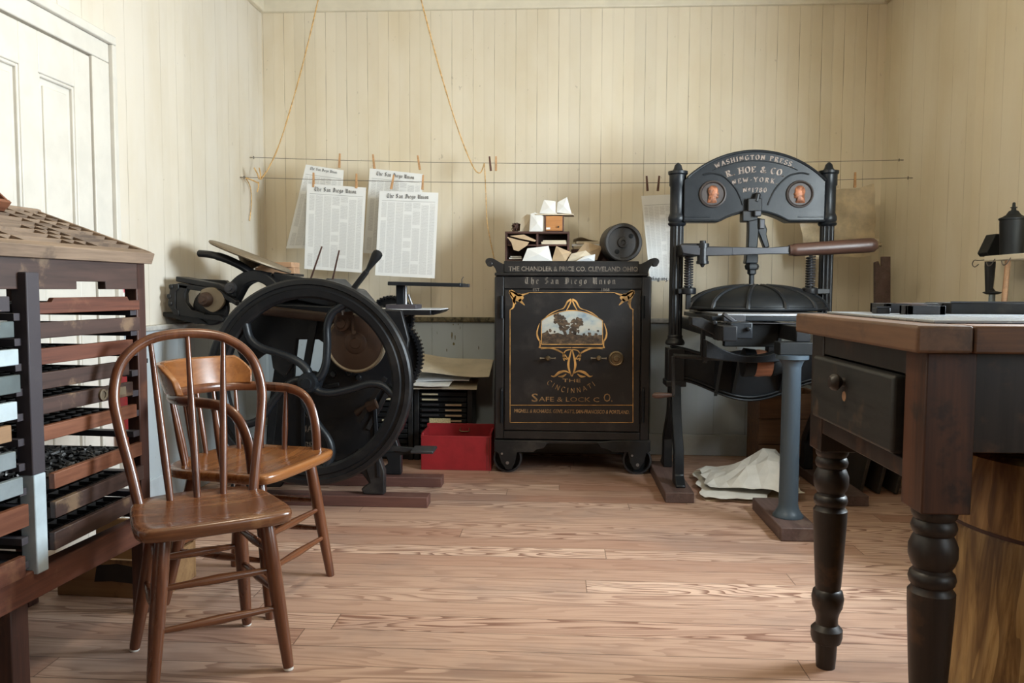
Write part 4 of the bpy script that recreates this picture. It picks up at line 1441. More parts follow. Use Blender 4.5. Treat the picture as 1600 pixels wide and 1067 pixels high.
def fn_on(u, v):
    c = [U(*q, Y=4.60) for q in ((1262, 408), (1372, 398), (1243, 308), (1366, 288))]
    p = c[0].lerp(c[1], u).lerp(c[2].lerp(c[3], u), v)
    p.y += .016 * math.sin(u * 9 + v * 5) * math.sin(v * 11 + u * 2) + .03 * (1 - v)
    p.z += .006 * math.sin(u * 14)
    return p


bm = BM(); sheet(bm, fn_on, 22, 18, .0007)
solo('crumpled_sheet', bm, M['onion'], 'crumpled brown translucent sheet hanging on the wire behind the hand press at right', 'paper')


def pin(i, px, lab, dark=False, tilt=0.0, off=0):
    w = onwire(i, px)
    th = thing('clothespin', lab, 'clothespin', (w.x, w.y, w.z - .045), 0, 'clothespins on the wires')
    for s in (-1, 1):
        bm = BM(); box(bm, (s * .0, s * .0055, .042), (.012, .006, .082), rotm(s * .05, tilt, 0), taper=(.8, .8))
        obj('leg', bm, M['pin_dark' if dark else 'pin_wood'], th, bevel=.001)


for i, px, lab, dk, tl in ((0, 530, 'clothespin on the far left newspaper', 0, .05), (0, 585, 'clothespin at the left corner of the newspaper hanging second on the higher wire', 0, -.1), (0, 656, 'clothespin at the right corner of the newspaper hanging second on the higher wire', 0, -.15),
                        (1, 490, 'clothespin left of the masthead on the newspaper above the flywheel', 0, 0), (1, 557, 'clothespin right of the masthead on the newspaper above the flywheel', 0, 0),
                        (1, 611, 'clothespin left of the masthead on the newspaper nearest the safe', 0, .2), (1, 660, 'clothespin right of the masthead on the newspaper nearest the safe', 0, .05),
                        (0, 767, 'dark clothespin on the empty wire beside the twine knot', 1, -.1), (0, 775, 'pale clothespin on the empty wire, just right of a dark one', 0, 0),
                        (1, 1012, 'dark clothespin at left on the faded sheet behind the safe', 1, -.08), (1, 1028, 'dark clothespin at right on the faded sheet, close to the hand press', 1, .08),
                        (1, 1336, 'pale clothespin on the crumpled sheet at right', 0, 0)):
    pin(i, px, lab, dk, tl)


def rope(pts, lab, r=.0042, name='twine'):
    bm = BM()
    c_ = curve(pts, 8)
    for ph in (0, PI):                                   # two strands laid round each other
        q = []
        L = 0
        for k, p in enumerate(c_):
            if k:
                L += (p - c_[k - 1]).length
            q.append(p + Vector((math.cos(L * 260 + ph), .4 * math.sin(L * 260 + ph), math.sin(L * 260 + ph) * .3)) * r * .35)
        tube(bm, q, r * .75, 6)
    return solo(name, bm, M['twine'], lab, 'twine')


k0 = onwire(1, 408)
rope([U(503, -40, Y=4.45), U(497, 0, Y=4.47), U(470, 112, Y=4.53), U(440, 215, Y=4.58), U(420, 262, Y=4.59), k0], 'golden twine slanting from ceiling to the wire at the left corner')
bm = BM()
for a_, b_ in (((397, 262), (405, 280)), ((405, 262), (407, 281)), ((385, 278), (404, 286)), ((404, 284), (402, 300)), ((408, 280), (416, 268))):
    tube(bm, [U(*a_, Y=k0.y), U((a_[0] + b_[0]) / 2 + 1, (a_[1] + b_[1]) / 2, Y=k0.y), U(*b_, Y=k0.y)], .004, 6)
solo('twine_knot', bm, M['twine'], 'frayed twine knot on the wire at the left corner', 'twine')
k1 = onwire(0, 757)
rope([U(648, -40, Y=4.45), U(658, 0, Y=4.47), U(688, 112, Y=4.55), U(715, 200, Y=4.60), U(738, 258, Y=4.62), U(750, 270, Y=4.63), k1], 'golden twine slanting from the ceiling to the wire above the safe')
rope([k1, U(759, 300, Y=4.65), U(761, 345, Y=4.65), U(766, 375, Y=4.65), U(773, 408, Y=4.64)], 'loose twine end hanging from the wire down to the safe', .003, 'twine_end')
# hung rag of string on the left wall
bm = BM(); tube(bm, curve([U(384, 278, X=XL + .02), U(391, 292, X=XL + .012), U(393, 315, X=XL + .01), U(390, 345, X=XL + .01)], 6), .003, 6)
solo('hanging_string', bm, M['twine'], 'short string hanging from the wire hook on the left wall', 'string')

# ================================================================== black type cabinets behind the press
def type_cabinet(x0, x1, y0, y1, h, rows, lab, left_unit):
    th = thing('type_cabinet', lab, 'cabinet', ((x0 + x1) / 2, (y0 + y1) / 2, 0))
    w, d = x1 - x0, y1 - y0
    bm = BM()
    for s in (-1, 1):
        bxx(bm, s * w / 2 - s * .03, s * w / 2, -d / 2, d / 2, 0, h)
    bxx(bm, -w / 2 + .03, w / 2 - .03, -d / 2 + .02, d / 2, 0, .03); bxx(bm, -w / 2 + .03, w / 2 - .03, -d / 2, d / 2, h - .02, h); bxx(bm, -w / 2 + .03, w / 2 - .03, d / 2 - .01, d / 2, 0, h)
    obj('carcass', bm, M['iron_dusty'], th, bevel=.003)
    ph = (h - .06) / rows
    for r in range(rows):
        z = .035 + r * ph
        bm = BM(); bxx(bm, -w / 2 + .034, w / 2 - .034, -d / 2 - .002, d / 2 - .03, z, z + ph - .007)
        dw = obj('drawer', bm, M['tin'], th, bevel=.002)
        bm = BM()
        cx = -w * .22
        bxx(bm, cx - .05, cx + .05, -d / 2 - .012, -d / 2 - .002, z + .006, z + ph - .012)
        obj('pull', bm, M['steel_dark' if not left_unit else 'steel'], dw, bevel=.003)
        col = {True: None}.get(left_unit, ('cream_card' if r > rows - 3 else 'kraft') if r > rows * .35 else None)
        lx = (-w * .22 if r > rows - 3 else w * .18)
        if left_unit:
            lx, col = w * .30, ('cream_card' if r % 4 == 2 else None)
        if col:
            bm = BM(); bxx(bm, lx - .045, lx + .045, -d / 2 - .0135, -d / 2 - .0125 + .0, z + .010, z + ph - .016)
            bxx(bm, lx - .047, lx + .047, -d / 2 - .0125, -d / 2 - .002, z + .008, z + ph - .014)
            obj('label_card', bm, M[col], dw)
    return th


YC = 4.585
xa, xm, xb = U(470, 650, Y=YC).x, U(646, 650, Y=YC).x, U(738, 650, Y=YC).x
hc = U(690, 604, Y=YC).z
right_cab = type_cabinet(xm + .003, xb, YC, 4.82, hc, 12, 'low black cabinet of shallow drawers behind the red box', False)
type_cabinet(xa, xm - .003, YC, 4.82, hc, 12, 'low black cabinet of shallow drawers seen through the flywheel', True)
th = U(685, 660, Y=YC - .016)
bm = BM(); a, b = U(671, 653, Y=YC - .018), U(704, 671, Y=YC - .018)
bxx(bm, a.x, b.x, YC - .0215, YC - .020, b.z - .03, a.z)
obj('printed_card', bm, M['card_print'], right_cab, world=True, label='cream printed card')
# papers on the cabinet
px0, px1 = U(640, 590, Y=YC).x, U(752, 590, Y=YC).x
for k, (x0, x1, y0, y1, rz, m, lab, lift) in enumerate(((px0 - .12, px1 - .03, YC - .07, YC + .24, .06, 'paper_old', 'aged paper sheet lowest in the heap on the low cabinet', .01),
                                                        (px0 - .14, px1 - .16, YC - .09, YC + .2, -.10, 'paper', 'white paper sheet in the middle of the heap on the low cabinet', .02),
                                                        (px0 - .16, px1 - .06, YC - .03, YC + .24, -.05, 'paper_bluish', 'cool white paper sheet high in the heap on the low cabinet', .03))):
    z = hc + .006 + k * .02

    def fn(u, v, x0=x0, x1=x1, y0=y0, y1=y1, rz=rz, z=z, k=k, lift=lift):
        p = Vector((x0 + (x1 - x0) * u, y0 + (y1 - y0) * v, 0))
        c_ = Vector(((x0 + x1) / 2, (y0 + y1) / 2, 0))
        p = c_ + rotm(0, 0, rz) @ (p - c_)
        p.z = z + lift * .35 * abs(math.sin(u * 3 + k)) + .012 * v - .012 * max(0, .3 - v) / .3
        return p
    bm = BM(); sheet(bm, fn, 14, 8, .004)
    solo('paper_sheet', bm, M[m], lab, 'paper', 'papers heaped on the low cabinet')


def fnl(u, v):
    c_ = [U(652, 546, Y=4.70), U(770, 584, Y=4.42), U(662, 528, Y=4.80), U(772, 548, Y=4.78)]
    p = c_[0].lerp(c_[1], u).lerp(c_[2].lerp(c_[3], u), v)
    p.z = max(p.z, hc + .065)
    p.z += .01 * math.sin(u * 5)
    return p


def fnb(u, v):
    p = Vector((px0 - .05 + (px1 - px0 + .10) * u, YC - .06 + .34 * v, hc + .070 + .06 * v + .05 * (1 - u) * (.4 + .6 * v)))
    p.z += .008 * math.sin(u * 6 + v * 2)
    return p


bm = BM(); sheet(bm, fnb, 14, 8, .003)
solo('wrapping_sheet', bm, M['paper_old'], 'large buff wrapping sheet lying over the heap on the low cabinet', 'paper')

# red box
p, q = U(660, 731, Z=0), U(762, 735, Z=0)
rb = thing('red_box', 'open red painted box with a brass handle on the floor, left of the safe', 'box', ((p.x + q.x) / 2 + .01, 4.452, 0), .0)
W = q.x - p.x + .02
D = .22
H_ = .205
Mf = [(-W / 2, W / 2, -D / 2, -D / 2 + .012), ]
bm = BM(); bxx(bm, -W / 2, W / 2, -D / 2, -D / 2 + .012, 0, H_ - .015); obj('front_panel', bm, M['red_box'], rb, bevel=.002)
bm = BM(); bxx(bm, -W / 2, W / 2, D / 2 - .012, D / 2, 0, H_ + .02); bp = obj('back_panel', bm, M['red_box'], rb, bevel=.002)
for s in (-1, 1):
    bm = BM(); bxx(bm, s * (W / 2 - .006) - .006, s * (W / 2 - .006) + .006, -D / 2 + .012, D / 2 - .012, 0, H_); obj('end_panel', bm, M['red_box'], rb, bevel=.002)
bm = BM(); bxx(bm, -W / 2 + .012, W / 2 - .012, -D / 2 + .012, D / 2 - .012, 0, .01); obj('bottom', bm, M['red_box'], rb)
bm = BM(); tube(bm, curve([(.0, D / 2 - .013, H_ - .004), (0, D / 2 - .02, H_ - .022), (.05, D / 2 - .02, H_ - .022), (.05, D / 2 - .013, H_ - .004)], 4), .003, 6); obj('handle', bm, M['brass'], bp)
bm = BM()
for x in (.44, .47):
    bxx(bm, W * x - .0012, W * x + .0012, -D / 2 - .0008, -D / 2, .004, H_ - .02)
obj('corner_seams', bm, M['dark_in'], rb)
# ================================================================== the safe
YS = 4.30
sL, sR = U(772, 560, Y=YS).x, U(1017, 560, Y=YS).x
sx = (sL + sR) / 2
sf = thing('safe', 'black iron safe on wheels with gold lettering and a painted landscape on its door', 'safe', (sx, 4.55, 0))


def so(name, bm, m, parent=None, **k):
    return obj(name, bm, M[m] if isinstance(m, str) else m, parent or sf, world=True, **k)


S = lambda px, py, d=0.0: U(px, py, Y=YS - d)
zb, zt = S(894, 690).z, S(894, 431).z
zc = S(894, 408).z
M['safe'] = iron('black painted safe', (.010, .0098, .0105), .38, (.05, .04, .035), .5, spec=.55, scale=1.3)
bm = BM(); bxx(bm, sL, sR, YS + .012, 4.80, zb, zt); so('body', bm, 'safe', bevel=.012)
bm = BM()
fw_ = .052
bxx(bm, sL + .006, sL + fw_, YS, YS + .02, zb + .01, zt - .004); bxx(bm, sR - fw_, sR - .006, YS, YS + .02, zb + .01, zt - .004)
bxx(bm, sL + fw_, sR - fw_, YS, YS + .02, zt - .07, zt - .004); bxx(bm, sL + fw_, sR - fw_, YS, YS + .02, zb + .01, zb + .055)
so('front_frame', bm, 'safe', bevel=.004)
bm = BM(); bxx(bm, sL + fw_ + .004, sR - fw_ - .004, YS - .006, YS + .018, zb + .058, zt - .074); dr_ = so('door', bm, 'safe', bevel=.005)
# cornice with scrolled ends and cast lettering
bm = BM()
cx0, cx1 = S(776, 420).x, S(1010, 420).x
bxx(bm, cx0 - .01, cx1 + .01, YS - .015, 4.80, zt, zt + .016)
bxx(bm, cx0 + .04, cx1 - .04, YS - .010, 4.79, zt + .016, zc)
co = so('cornice', bm, 'safe', bevel=.004)
bm = BM()
lxr = [(779, 430), (774, 420), (769, 414), (763, 415), (759, 411), (759, 406), (764, 403), (771, 404), (778, 408), (786, 412), (794, 414), (796, 430)]
for flip in (0, 1):
    bm = BM()
    pts = [(1788.5 - x if flip else x, y) for x, y in lxr]
    prism(bm, c2([(p.x, p.z) for p in (S(*q) for q in pts)], 4, True), .06, T(0, YS + .025, 0) @ XZ)
    p = S(1788.5 - 765 if flip else 765, 412); cyl(bm, (p.x, YS - .008, p.z), (p.x, YS + .05, p.z), .016)
    so('scroll', bm, 'safe', co, bevel=.003)
bm = BM(); sans_text(bm, 'THE CHANDLER & PRICE CO. CLEVELAND OHIO', T(sx, YS - .0108, zt + .025) @ XZ, .035, (cx1 - cx0) * .86, bold=.012)
so('cast_lettering', bm, 'silver_paint', co)
bm = BM()
for a, b, c_, d_ in ((cx0 + .05, cx1 - .05, zt + .018, zt + .021), (cx0 + .05, cx1 - .05, zc - .006, zc - .003)):
    bxx(bm, a, b, YS - .0125, YS - .01, c_, d_)
so('nameplate_rim', bm, 'iron_dusty', co)
# newspaper name painted across the front frame
bm = BM()
tt = 'The San Diego Union.'
w = S(970, 440).x - S(820, 440).x
nib_text(bm, tt, BLACK, T(S(895, 443.5, .0007)) @ XZ, w / nib_width(tt, BLACK, .5), (.11, .08), track=.5)
so('painted_title', bm, 'silver_paint')
bm = BM()
for s_, x in (('EST', 838), ('1868', 946)):
    sans_text(bm, s_, T(S(x, 455, .0067)) @ XZ, .024)
so('painted_date', bm, 'silver_paint', dr_)

# painted lines and ornaments on the door
DP = .0068


def ribbon(bm, pts, w, d=DP, smooth_=True, M_=None):
    """A brush stroke through picture points on the door, w in pixels (number or from-to list), tapering."""
    pts = [S(*p, d) for p in pts]
    cs = curve(pts, 6) if smooth_ and len(pts) > 2 else pts
    m = len(cs)
    k = YS / F
    L, Rr = [], []
    for i, p in enumerate(cs):
        t = cs[min(i + 1, m - 1)] - cs[max(i - 1, 0)]
        nn_ = Vector((-t.z, 0, t.x)).normalized()
        f = i / (m - 1)
        ww = (w if not isinstance(w, tuple) else (w[0] + (w[1] - w[0]) * f if len(w) == 2 else (w[0] + (w[1] - w[0]) * min(1, f * 2) + (w[2] - w[1]) * max(0, f * 2 - 1)))) * k / 2
        L.append(p + nn_ * ww); Rr.append(p - nn_ * ww)
    vs = [tuple(v) for v in L + Rr]
    add(bm, vs, [(i, i + 1, m + i + 1, m + i) for i in range(m - 1)])


mir = lambda pts: [(1787 - x, y) for x, y in pts]
bm = BM()
for a, b in (((797, 484), (797, 660)), ((989, 484), (989, 660)), ((797, 660), (989, 660)), ((797, 633), (989, 633)), ((827, 457), (961, 457))):
    ribbon(bm, [a, b], 1.15, smooth_=False)
so('gold_border', bm, 'gold', dr_)
bm = BM()
corner = [([(797, 484), (802, 480), (803, 470), (799, 462), (796, 455)], (1, 4, 1.5)), ([(827, 457), (819, 460), (810, 461), (803, 457), (796, 454)], (1, 4, 1.5)),
          ([(797, 455), (808, 465), (814, 470)], (7, 11, 3)), ([(806, 462), (803, 470), (806, 475)], (2, 5, 1)), ([(811, 459), (816, 465), (813, 469)], (2, 5, 1)), ([(811, 468), (816, 473), (820, 477)], (5, 3, .8))]
for pts, w_ in corner:
    ribbon(bm, pts, w_); ribbon(bm, mir(pts), w_)
orn = [([(893, 468), (887, 471), (881, 481), (873, 484)], (5, 3, 1)), ([(893, 469), (889, 478), (885, 485)], (2, 3, 1)), ([(873, 484), (862, 489), (853, 495)], (1, 2.5, 1)),
       ([(843, 505), (839, 520), (842, 531), (846, 533)], (1, 4, 1)), ([(843, 530), (844, 540), (842, 543)], (1, 3, 2)), ([(842, 543), (893, 543)], (2, 2)),
       ([(845, 545), (862, 544), (880, 552), (888, 562)], (1, 4, 1)), ([(893, 546), (884, 548), (880, 556), (885, 561), (890, 557)], (1.5, 3, 1)), ([(882, 552), (881, 560), (882, 564)], (1, 4, 1)),
       ([(893, 546), (888, 570), (893, 588)], (2, 5, 1.5)), ([(893, 585), (884, 580), (874, 582), (866, 588), (861, 587)], (1, 6, 1)), ([(885, 584), (879, 588), (872, 588)], (1, 5, 1))]
for pts, w_ in orn:
    w_ = tuple(q * .72 for q in w_)
    ribbon(bm, pts, w_); ribbon(bm, mir(pts), w_)
so('gold_ornament', bm, 'gold', dr_)
bm = BM()
sans_text(bm, 'THE', T(S(893, 597, DP)) @ XZ, .026, S(907, 594).x - S(879, 594).x)
s_ = 'CINCINNATI'
w = S(936, 594).x - S(854, 594).x
nib_text(bm, s_, ROMAN, T(S(893.5, 614, DP)) @ XZ, w * 1.06 / nib_width(s_, ROMAN, .42), (.05, .05), track=.42, arc=-.21)
sans_text(bm, 'S', T(S(835.5, 627.5, DP)) @ XZ, .064, S(841, 1).x - S(831, 1).x, bold=.01)
sans_text(bm, 'AFE & LOCK C', T(S(889, 627.5, DP)) @ XZ, .036, S(939, 1).x - S(842, 1).x)
sans_text(bm, 'O.', T(S(950, 627.5, DP)) @ XZ, .064, S(957, 1).x - S(943, 1).x)
sans_text(bm, "MIGHELL & RICHARDS. GEN'L AGT'S, SAN-FRANCISCO & PORTLAND.", T(S(893, 645.5, DP)) @ XZ, .028, S(986, 1).x - S(800, 1).x, shear=.2, bold=.012)
so('gold_lettering', bm, 'gold_dim', dr_)


# landscape panel
def land_material():
    t = NT('painted landscape')
    n = t.noise(t.coords('Object', (9, 9, 14)), 1, 5, .65)
    c = t.n('ShaderNodeTexCoord'); sp = t.n('ShaderNodeSeparateXYZ'); t.set(sp.inputs[0], c.outputs['Object'])
    g = t.math('MULTIPLY_ADD', n, .5, t.math('MULTIPLY', sp.outputs[2], 1.0))
    sky = t.ramp(t.smooth(n, .3, .7), [(0, (.16, .23, .29)), (.5, (.34, .37, .36)), (1, (.46, .44, .37))])
    return t.fin(sky, .4)


def earth_material():
    t = NT('painted dark foliage')
    n = t.noise(t.coords('Object', (40, 40, 60)), 1, 4, .7)
    return t.fin(t.ramp(t.smooth(n, .3, .75), [(0, (.022, .015, .010)), (.6, (.075, .048, .028)), (1, (.17, .11, .06))]), .45)


M['land'] = land_material(); M['earth'] = earth_material()
L0, L1 = 846, 941.5
arch = [(L0 + (L1 - L0) * k / 16, 501 - 16 * math.sin(PI * k / 16) ** .85) for k in range(17)]


def flat(bm, px, d):
    add(bm, [tuple(S(x, y, d)) for x, y in px], [tuple(range(len(px)))])


bm = BM(); flat(bm, arch + [(L1, 538), (L0, 538)], DP); ld = so('landscape_painting', bm, 'land', dr_, flat=True)
bm = BM()
flat(bm, [(L0, 521), (852, 519), (860, 522), (872, 520), (884, 524), (890, 521), (905, 523), (918, 525), (930, 524), (L1, 523), (L1, 538), (L0, 538)], DP + .0003)
ribbon(bm, [(885, 530), (882, 518), (874, 507), (868, 497)], (6, 4, 2), DP + .0004)
ribbon(bm, [(892, 532), (899, 520), (899, 508)], (5, 4, 2), DP + .0004)
random.seed(5)
for (x0, y0, r, n_) in ((876, 501, 9, 40), (882, 509, 8, 30), (871, 496, 6, 16), (901, 507, 9, 40), (897, 516, 8, 26), (906, 501, 6, 14), (860, 523, 9, 16), (925, 526, 14, 16)):
    for k in range(n_):
        a = random.uniform(0, 2 * PI); q = r * math.sqrt(random.random())
        bx_, by_, br = x0 + q * math.cos(a), y0 + q * math.sin(a) * .9, random.uniform(1.4, 3)
        flat(bm, [(bx_ + br * math.cos(j * PI / 4) * random.uniform(.7, 1.2), by_ + br * math.sin(j * PI / 4) * random.uniform(.7, 1.2)) for j in range(8)], DP + .0004 + .00001 * k)
so('painted_trees', bm, 'earth', ld, flat=True)
bm = BM()
full_ = arch + [(L1, 538), (L0, 538), arch[0]]
for a, b in zip(full_, full_[1:]):
    ribbon(bm, [a, b], 1.3, DP + .0008, smooth_=False)
so('gilt_edge', bm, 'gold', ld)

# handles, dial, hinges
for x in (856, 935):
    p = S(x, 559, 0)
    th = BM()
    lathe(th, [(0, .045), (.008, .044), (.0135, .037), (.015, .03), (.0125, .022), (.008, .018), (.008, .0)], T(p.x, YS - .006, p.z) @ rotm(PI / 2, 0, 0), 20)
    hd = so('handle', th, 'brass', dr_)
    bm = BM(); tube(bm, [(p.x - .042, YS - .034, p.z), (p.x - .03, YS - .034, p.z), (p.x + .03, YS - .034, p.z), (p.x + .042, YS - .034, p.z)], [.0055, .0035, .0035, .0055], 10); so('crossbar', bm, 'tarnish', hd)
p = S(962.5, 560)
bm = BM(); lathe(bm, [(0, .030), (.012, .030), (.016, .026), (.017, .016), (.027, .015), (.029, .010), (.034, .012), (.040, .008), (.0415, 0), (0, 0)], T(p.x, YS - .006, p.z) @ rotm(PI / 2, 0, 0), 40); so('dial', bm, 'brass', dr_)
for x in (784, 1005):
    for (a, b, r, kn) in ((462, 497, .010, 0), (611, 660, .008, 1)):
        p, q = S(x, a), S(x, b)
        bm = BM()
        cyl(bm, (p.x, YS - .008, q.z), (p.x, YS - .008, p.z), r)
        if kn:
            lathe(bm, [(0, .022), (.005, .018), (.004, .012), (.008, .006), (.008, 0)], T(p.x, YS - .008, p.z), 14)
        so('hinge', bm, 'iron_blue')
# base, brackets and wheels
bm = BM(); bxx(bm, sL + .004, sR - .004, YS - .002, 4.80, zb - .012, zb + .004); so('plinth', bm, 'safe', bevel=.003)
for flip in (0, 1):
    f = lambda x: 1789 - x if flip else x
    for Yq in (YS + .02, 4.74):
        pts = [(S(f(x), y).x, S(f(x), y).z) for x, y in ((773, 688), (833, 688), (856, 691), (850, 700), (838, 702), (834, 706), (808, 706), (805, 722), (799, 733), (791, 733), (783, 722), (779, 708), (773, 704))]
        bm = BM(); prism(bm, pts, .016, T(0, Yq - .022, 0) @ XZ)
        so('bracket_foot', bm, 'iron_dusty', bevel=.003)
        ctr = S(f(793), 716)
        bm = BM()
        cz_ = .078
        Mw = T(ctr.x, Yq + .028, cz_) @ rotm(PI / 2, 0, 0)
        ring(bm, [(.078, -.022), (.078, .032), (.068, .034), (.066, .01), (.066, -.022)], Mw, 40)
        wl = so('wheel', bm, 'steel_dark')
        bm = BM(); lathe(bm, [(0, .016), (.02, .016), (.03, .004), (.067, .002), (.067, -.01), (0, -.01)], Mw, 32); so('wheel_web', bm, 'tin', wl)
        bm = BM(); cyl(bm, Mw @ Vector((0, -.02, .062)), Mw @ Vector((0, -.02, .012)), .009, n=12); cyl(bm, Mw @ Vector((-.03, .03, .062)), Mw @ Vector((-.03, .03, .012)), .006, n=12); so('axle_bolt', bm, 'steel', wl)

# ---------------------------------------------------- things on top of the safe
ZT = zc + .001
SP = lambda px, py, Y=4.45: U(px, py, Y=Y)
pg = thing('pigeonhole_rack', 'low dark wooden rack of four pigeonholes on top of the safe, at left', 'rack', ((SP(791, 1).x + SP(893, 1).x) / 2, 4.50, ZT))
w = SP(893, 1).x - SP(791, 1).x
h = SP(840, 362).z - ZT
for nm, a in (('side_board', (-w / 2, -w / 2 + .012, -.07, .10, 0, h)), ('side_board', (w / 2 - .012, w / 2, -.07, .10, 0, h)), ('top_board', (-w / 2, w / 2, -.075, .10, h - .012, h)),
              ('bottom_board', (-w / 2 + .012, w / 2 - .012, -.07, .10, 0, .012)), ('shelf_board', (-w / 2 + .012, w / 2 - .012, -.065, .09, h * .52, h * .52 + .009)),
              ('divider', (-.006, .006, -.066, .09, .012, h - .012)), ('back_board', (-w / 2 + .012, w / 2 - .012, .09, .10, .012, h - .012))):
    bm = BM(); bxx(bm, *a); obj(nm, bm, M['mahogany'], pg, bevel=.0015)


def folded(name, pxs, base, depth, m, lab, top=None, cat='parcel', group=None, Y=4.45, lean=0.0, crease=True):
    """A wrapped parcel: pixel outline gives the face towards the camera, pulled back by depth with a pinched top."""
    pts = [(SP(*p, Y).x, SP(*p, Y).z) for p in pxs]
    zmin = min(z for _, z in pts)
    pts = [(x, z - zmin + base) for x, z in pts]
    bm = BM()
    n = len(pts)
    cx = sum(x for x, _ in pts) / n
    f = [bm.verts.new((x, Y, z)) for x, z in pts]
    zt_ = max(z for _, z in pts)
    b = [bm.verts.new((cx + (x - cx) * .93, Y + depth + lean * (z - base), base + (z - base) * .97)) for x, z in pts]
    cf = bm.verts.new((cx + .004, Y - .012, base + (zt_ - base) * .45))
    for i in range(n):
        j = (i + 1) % n
        bm.faces.new((f[i], f[j], cf)); bm.faces.new((f[j], f[i], b[i], b[j]))
    bm.faces.new(b)
    if crease:
        x0, x1 = cx - .002, cx + .002
        top_p = max(pts, key=lambda q: q[1])
    return solo(name, bm, M[m], lab, cat, group, flat=True)


# the pieces in the rack
a, b = SP(797, 372, 4.44), SP(836, 376, 4.44)
zsh = ZT + h * .52 + .009
bm = BM()
for k, (pts, dz) in enumerate((([(797, 369), (819, 367), (838, 376), (836, 378), (812, 373)], 0), ([(793, 371), (812, 376), (827, 379), (824, 384), (811, 393), (803, 391), (800, 380)], .004))):
    prism(bm, [(SP(x, y, 4.44).x, SP(x, y, 4.44).z) for x, y in pts], .012, T(0, 4.416 + k * -.014, 0) @ XZ)
solo('kraft_envelope', bm, M['kraft'], 'crumpled brown envelope poking from the upper left pigeonhole', 'envelope', flat=True)
bm = BM(); p, q = SP(846, 382, 4.46), SP(885, 384, 4.46); box(bm, ((p.x + q.x) / 2, 4.50, zsh + .0078), (q.x - p.x, .13, .014)); box(bm, ((p.x + q.x) / 2 + .004, 4.50, zsh + .0192), ((q.x - p.x) * .94, .12, .008))
solo('card_stack', bm, M['paper_old'], 'flat stack of old cards in the upper right pigeonhole', 'cards', bevel=.001)
bm = BM(); p, q = SP(795, 404, 4.46), SP(822, 400, 4.46); box(bm, ((p.x + q.x) / 2 - .01, 4.49, ZT + .018), (.07, .12, .008), None); box(bm, ((p.x + q.x) / 2 - .008, 4.485, ZT + .028), (.06, .10, .006))
solo('card_stack', bm, M['paper'], 'few white cards lying in the lower left pigeonhole', 'cards', bevel=.001)
ZR = ZT + h
# on the rack
od = thing('small_drawer', 'small orange wooden drawer standing on the dark pigeonhole rack', 'till', ((SP(853, 1).x + SP(884, 1).x) / 2, 4.50, ZR))  # a small loose drawer set on the rack
w2 = SP(884, 1).x - SP(853, 1).x; h2 = SP(868, 336).z - SP(868, 362).z
bm = BM(); bxx(bm, -w2 / 2 + .008, w2 / 2 - .008, -.062, -.05, .004, h2 - .006); obj('front_board', bm, M['orange_wood'], od, bevel=.002)
for s_ in (-1, 1):
    bm = BM(); bxx(bm, s_ * w2 / 2 - (.008 if s_ > 0 else 0), s_ * w2 / 2 + (.008 if s_ < 0 else 0), -.06, .07, 0, h2); obj('side_board', bm, M['mahogany'], od, bevel=.001)
bm = BM(); bxx(bm, -w2 / 2 + .008, w2 / 2 - .008, -.05, .07, .0, .008); bxx(bm, -w2 / 2 + .008, w2 / 2 - .008, .06, .07, .008, h2); obj('bottom_and_back', bm, M['mahogany'], od)
bm = BM(); bxx(bm, -w2 * .4, -w2 * .2, -.0635, -.062, .012, .022); obj('label', bm, M['paper'], od)
bm = BM(); lathe(bm, [(0, .012), (.005, .01), (.003, .004), (.003, 0)], T(w2 * .22, -.062, .025) @ rotm(PI / 2, 0, 0), 12); obj('knob', bm, M['tin'], od)
folded('paper_parcel', [(827, 361), (829, 333), (836, 331), (851, 337), (850, 361)], ZR, .09, 'paper', 'upright white parcel on the rack, left of the orange drawer', lean=-.1)
folded('kraft_parcel', [(812, 361), (814, 340), (823, 333), (831, 334), (829, 361)], ZR, .10, 'paper_old', 'buff parcel on the rack at the far left, behind a white one', Y=4.49)
bm = BM()
for k in range(26):
    a = random.uniform(0, 2 * PI)
    p = SP(807, 356, 4.52)
    tube(bm, curve([Vector((p.x + .03 * math.cos(a + j) * random.random(), 4.52 + .02 * math.sin(a + j), ZR + .006 + .045 * random.random())) for j in range(4)], 3), .003, 5)
solo('string_tangle', bm, M['mahogany'], 'dark tangle of string on the left end of the pigeonhole rack', 'string')
bm = BM(); p, q = SP(838, 336), SP(897, 336)
box(bm, ((p.x + q.x) / 2, 4.50, ZR + h2 + .003), (q.x - p.x, .13, .006), T((p.x + q.x) / 2, 4.5, 0) @ rotm(0, 0, -.06) @ T(-(p.x + q.x) / 2, -4.5, 0))
solo('card_sheet', bm, M['paper_old'], 'flat card on top of the orange drawer under a white parcel', 'card')
folded('paper_parcel', [(843, 332), (850, 311), (868, 313), (870, 333)], ZR + h2 + .006, .07, 'paper', 'left half of the white folded parcel topmost of the heap on the safe')
folded('paper_parcel', [(870, 334), (871, 318), (886, 310), (893, 336)], ZR + h2 + .006, .07, 'paper', 'right half of the white folded parcel topmost of the heap on the safe', Y=4.44)
# on the safe lid in front
folded('paper_parcel', [(816, 411), (824, 391), (857, 387), (863, 411)], ZT, .04, 'paper', 'white wrapped parcel standing on the safe in front of the pigeonhole rack', Y=4.36, lean=.25)
folded('kraft_parcel', [(862, 411), (869, 387), (893, 397), (884, 411)], ZT, .05, 'kraft', 'brown folded packet on the safe beside the white wrapped parcel', Y=4.37, lean=.2)
folded('kraft_parcel', [(886, 411), (893, 399), (915, 394), (925, 402), (905, 411)], ZT, .06, 'paper_old', 'crumpled buff packet low on the safe left of the iron wheel', Y=4.36)
folded('paper_parcel', [(900, 411), (914, 403), (930, 400), (929, 411)], ZT, .03, 'paper_bluish', 'small pale folded paper on the safe against the iron wheel', Y=4.335)
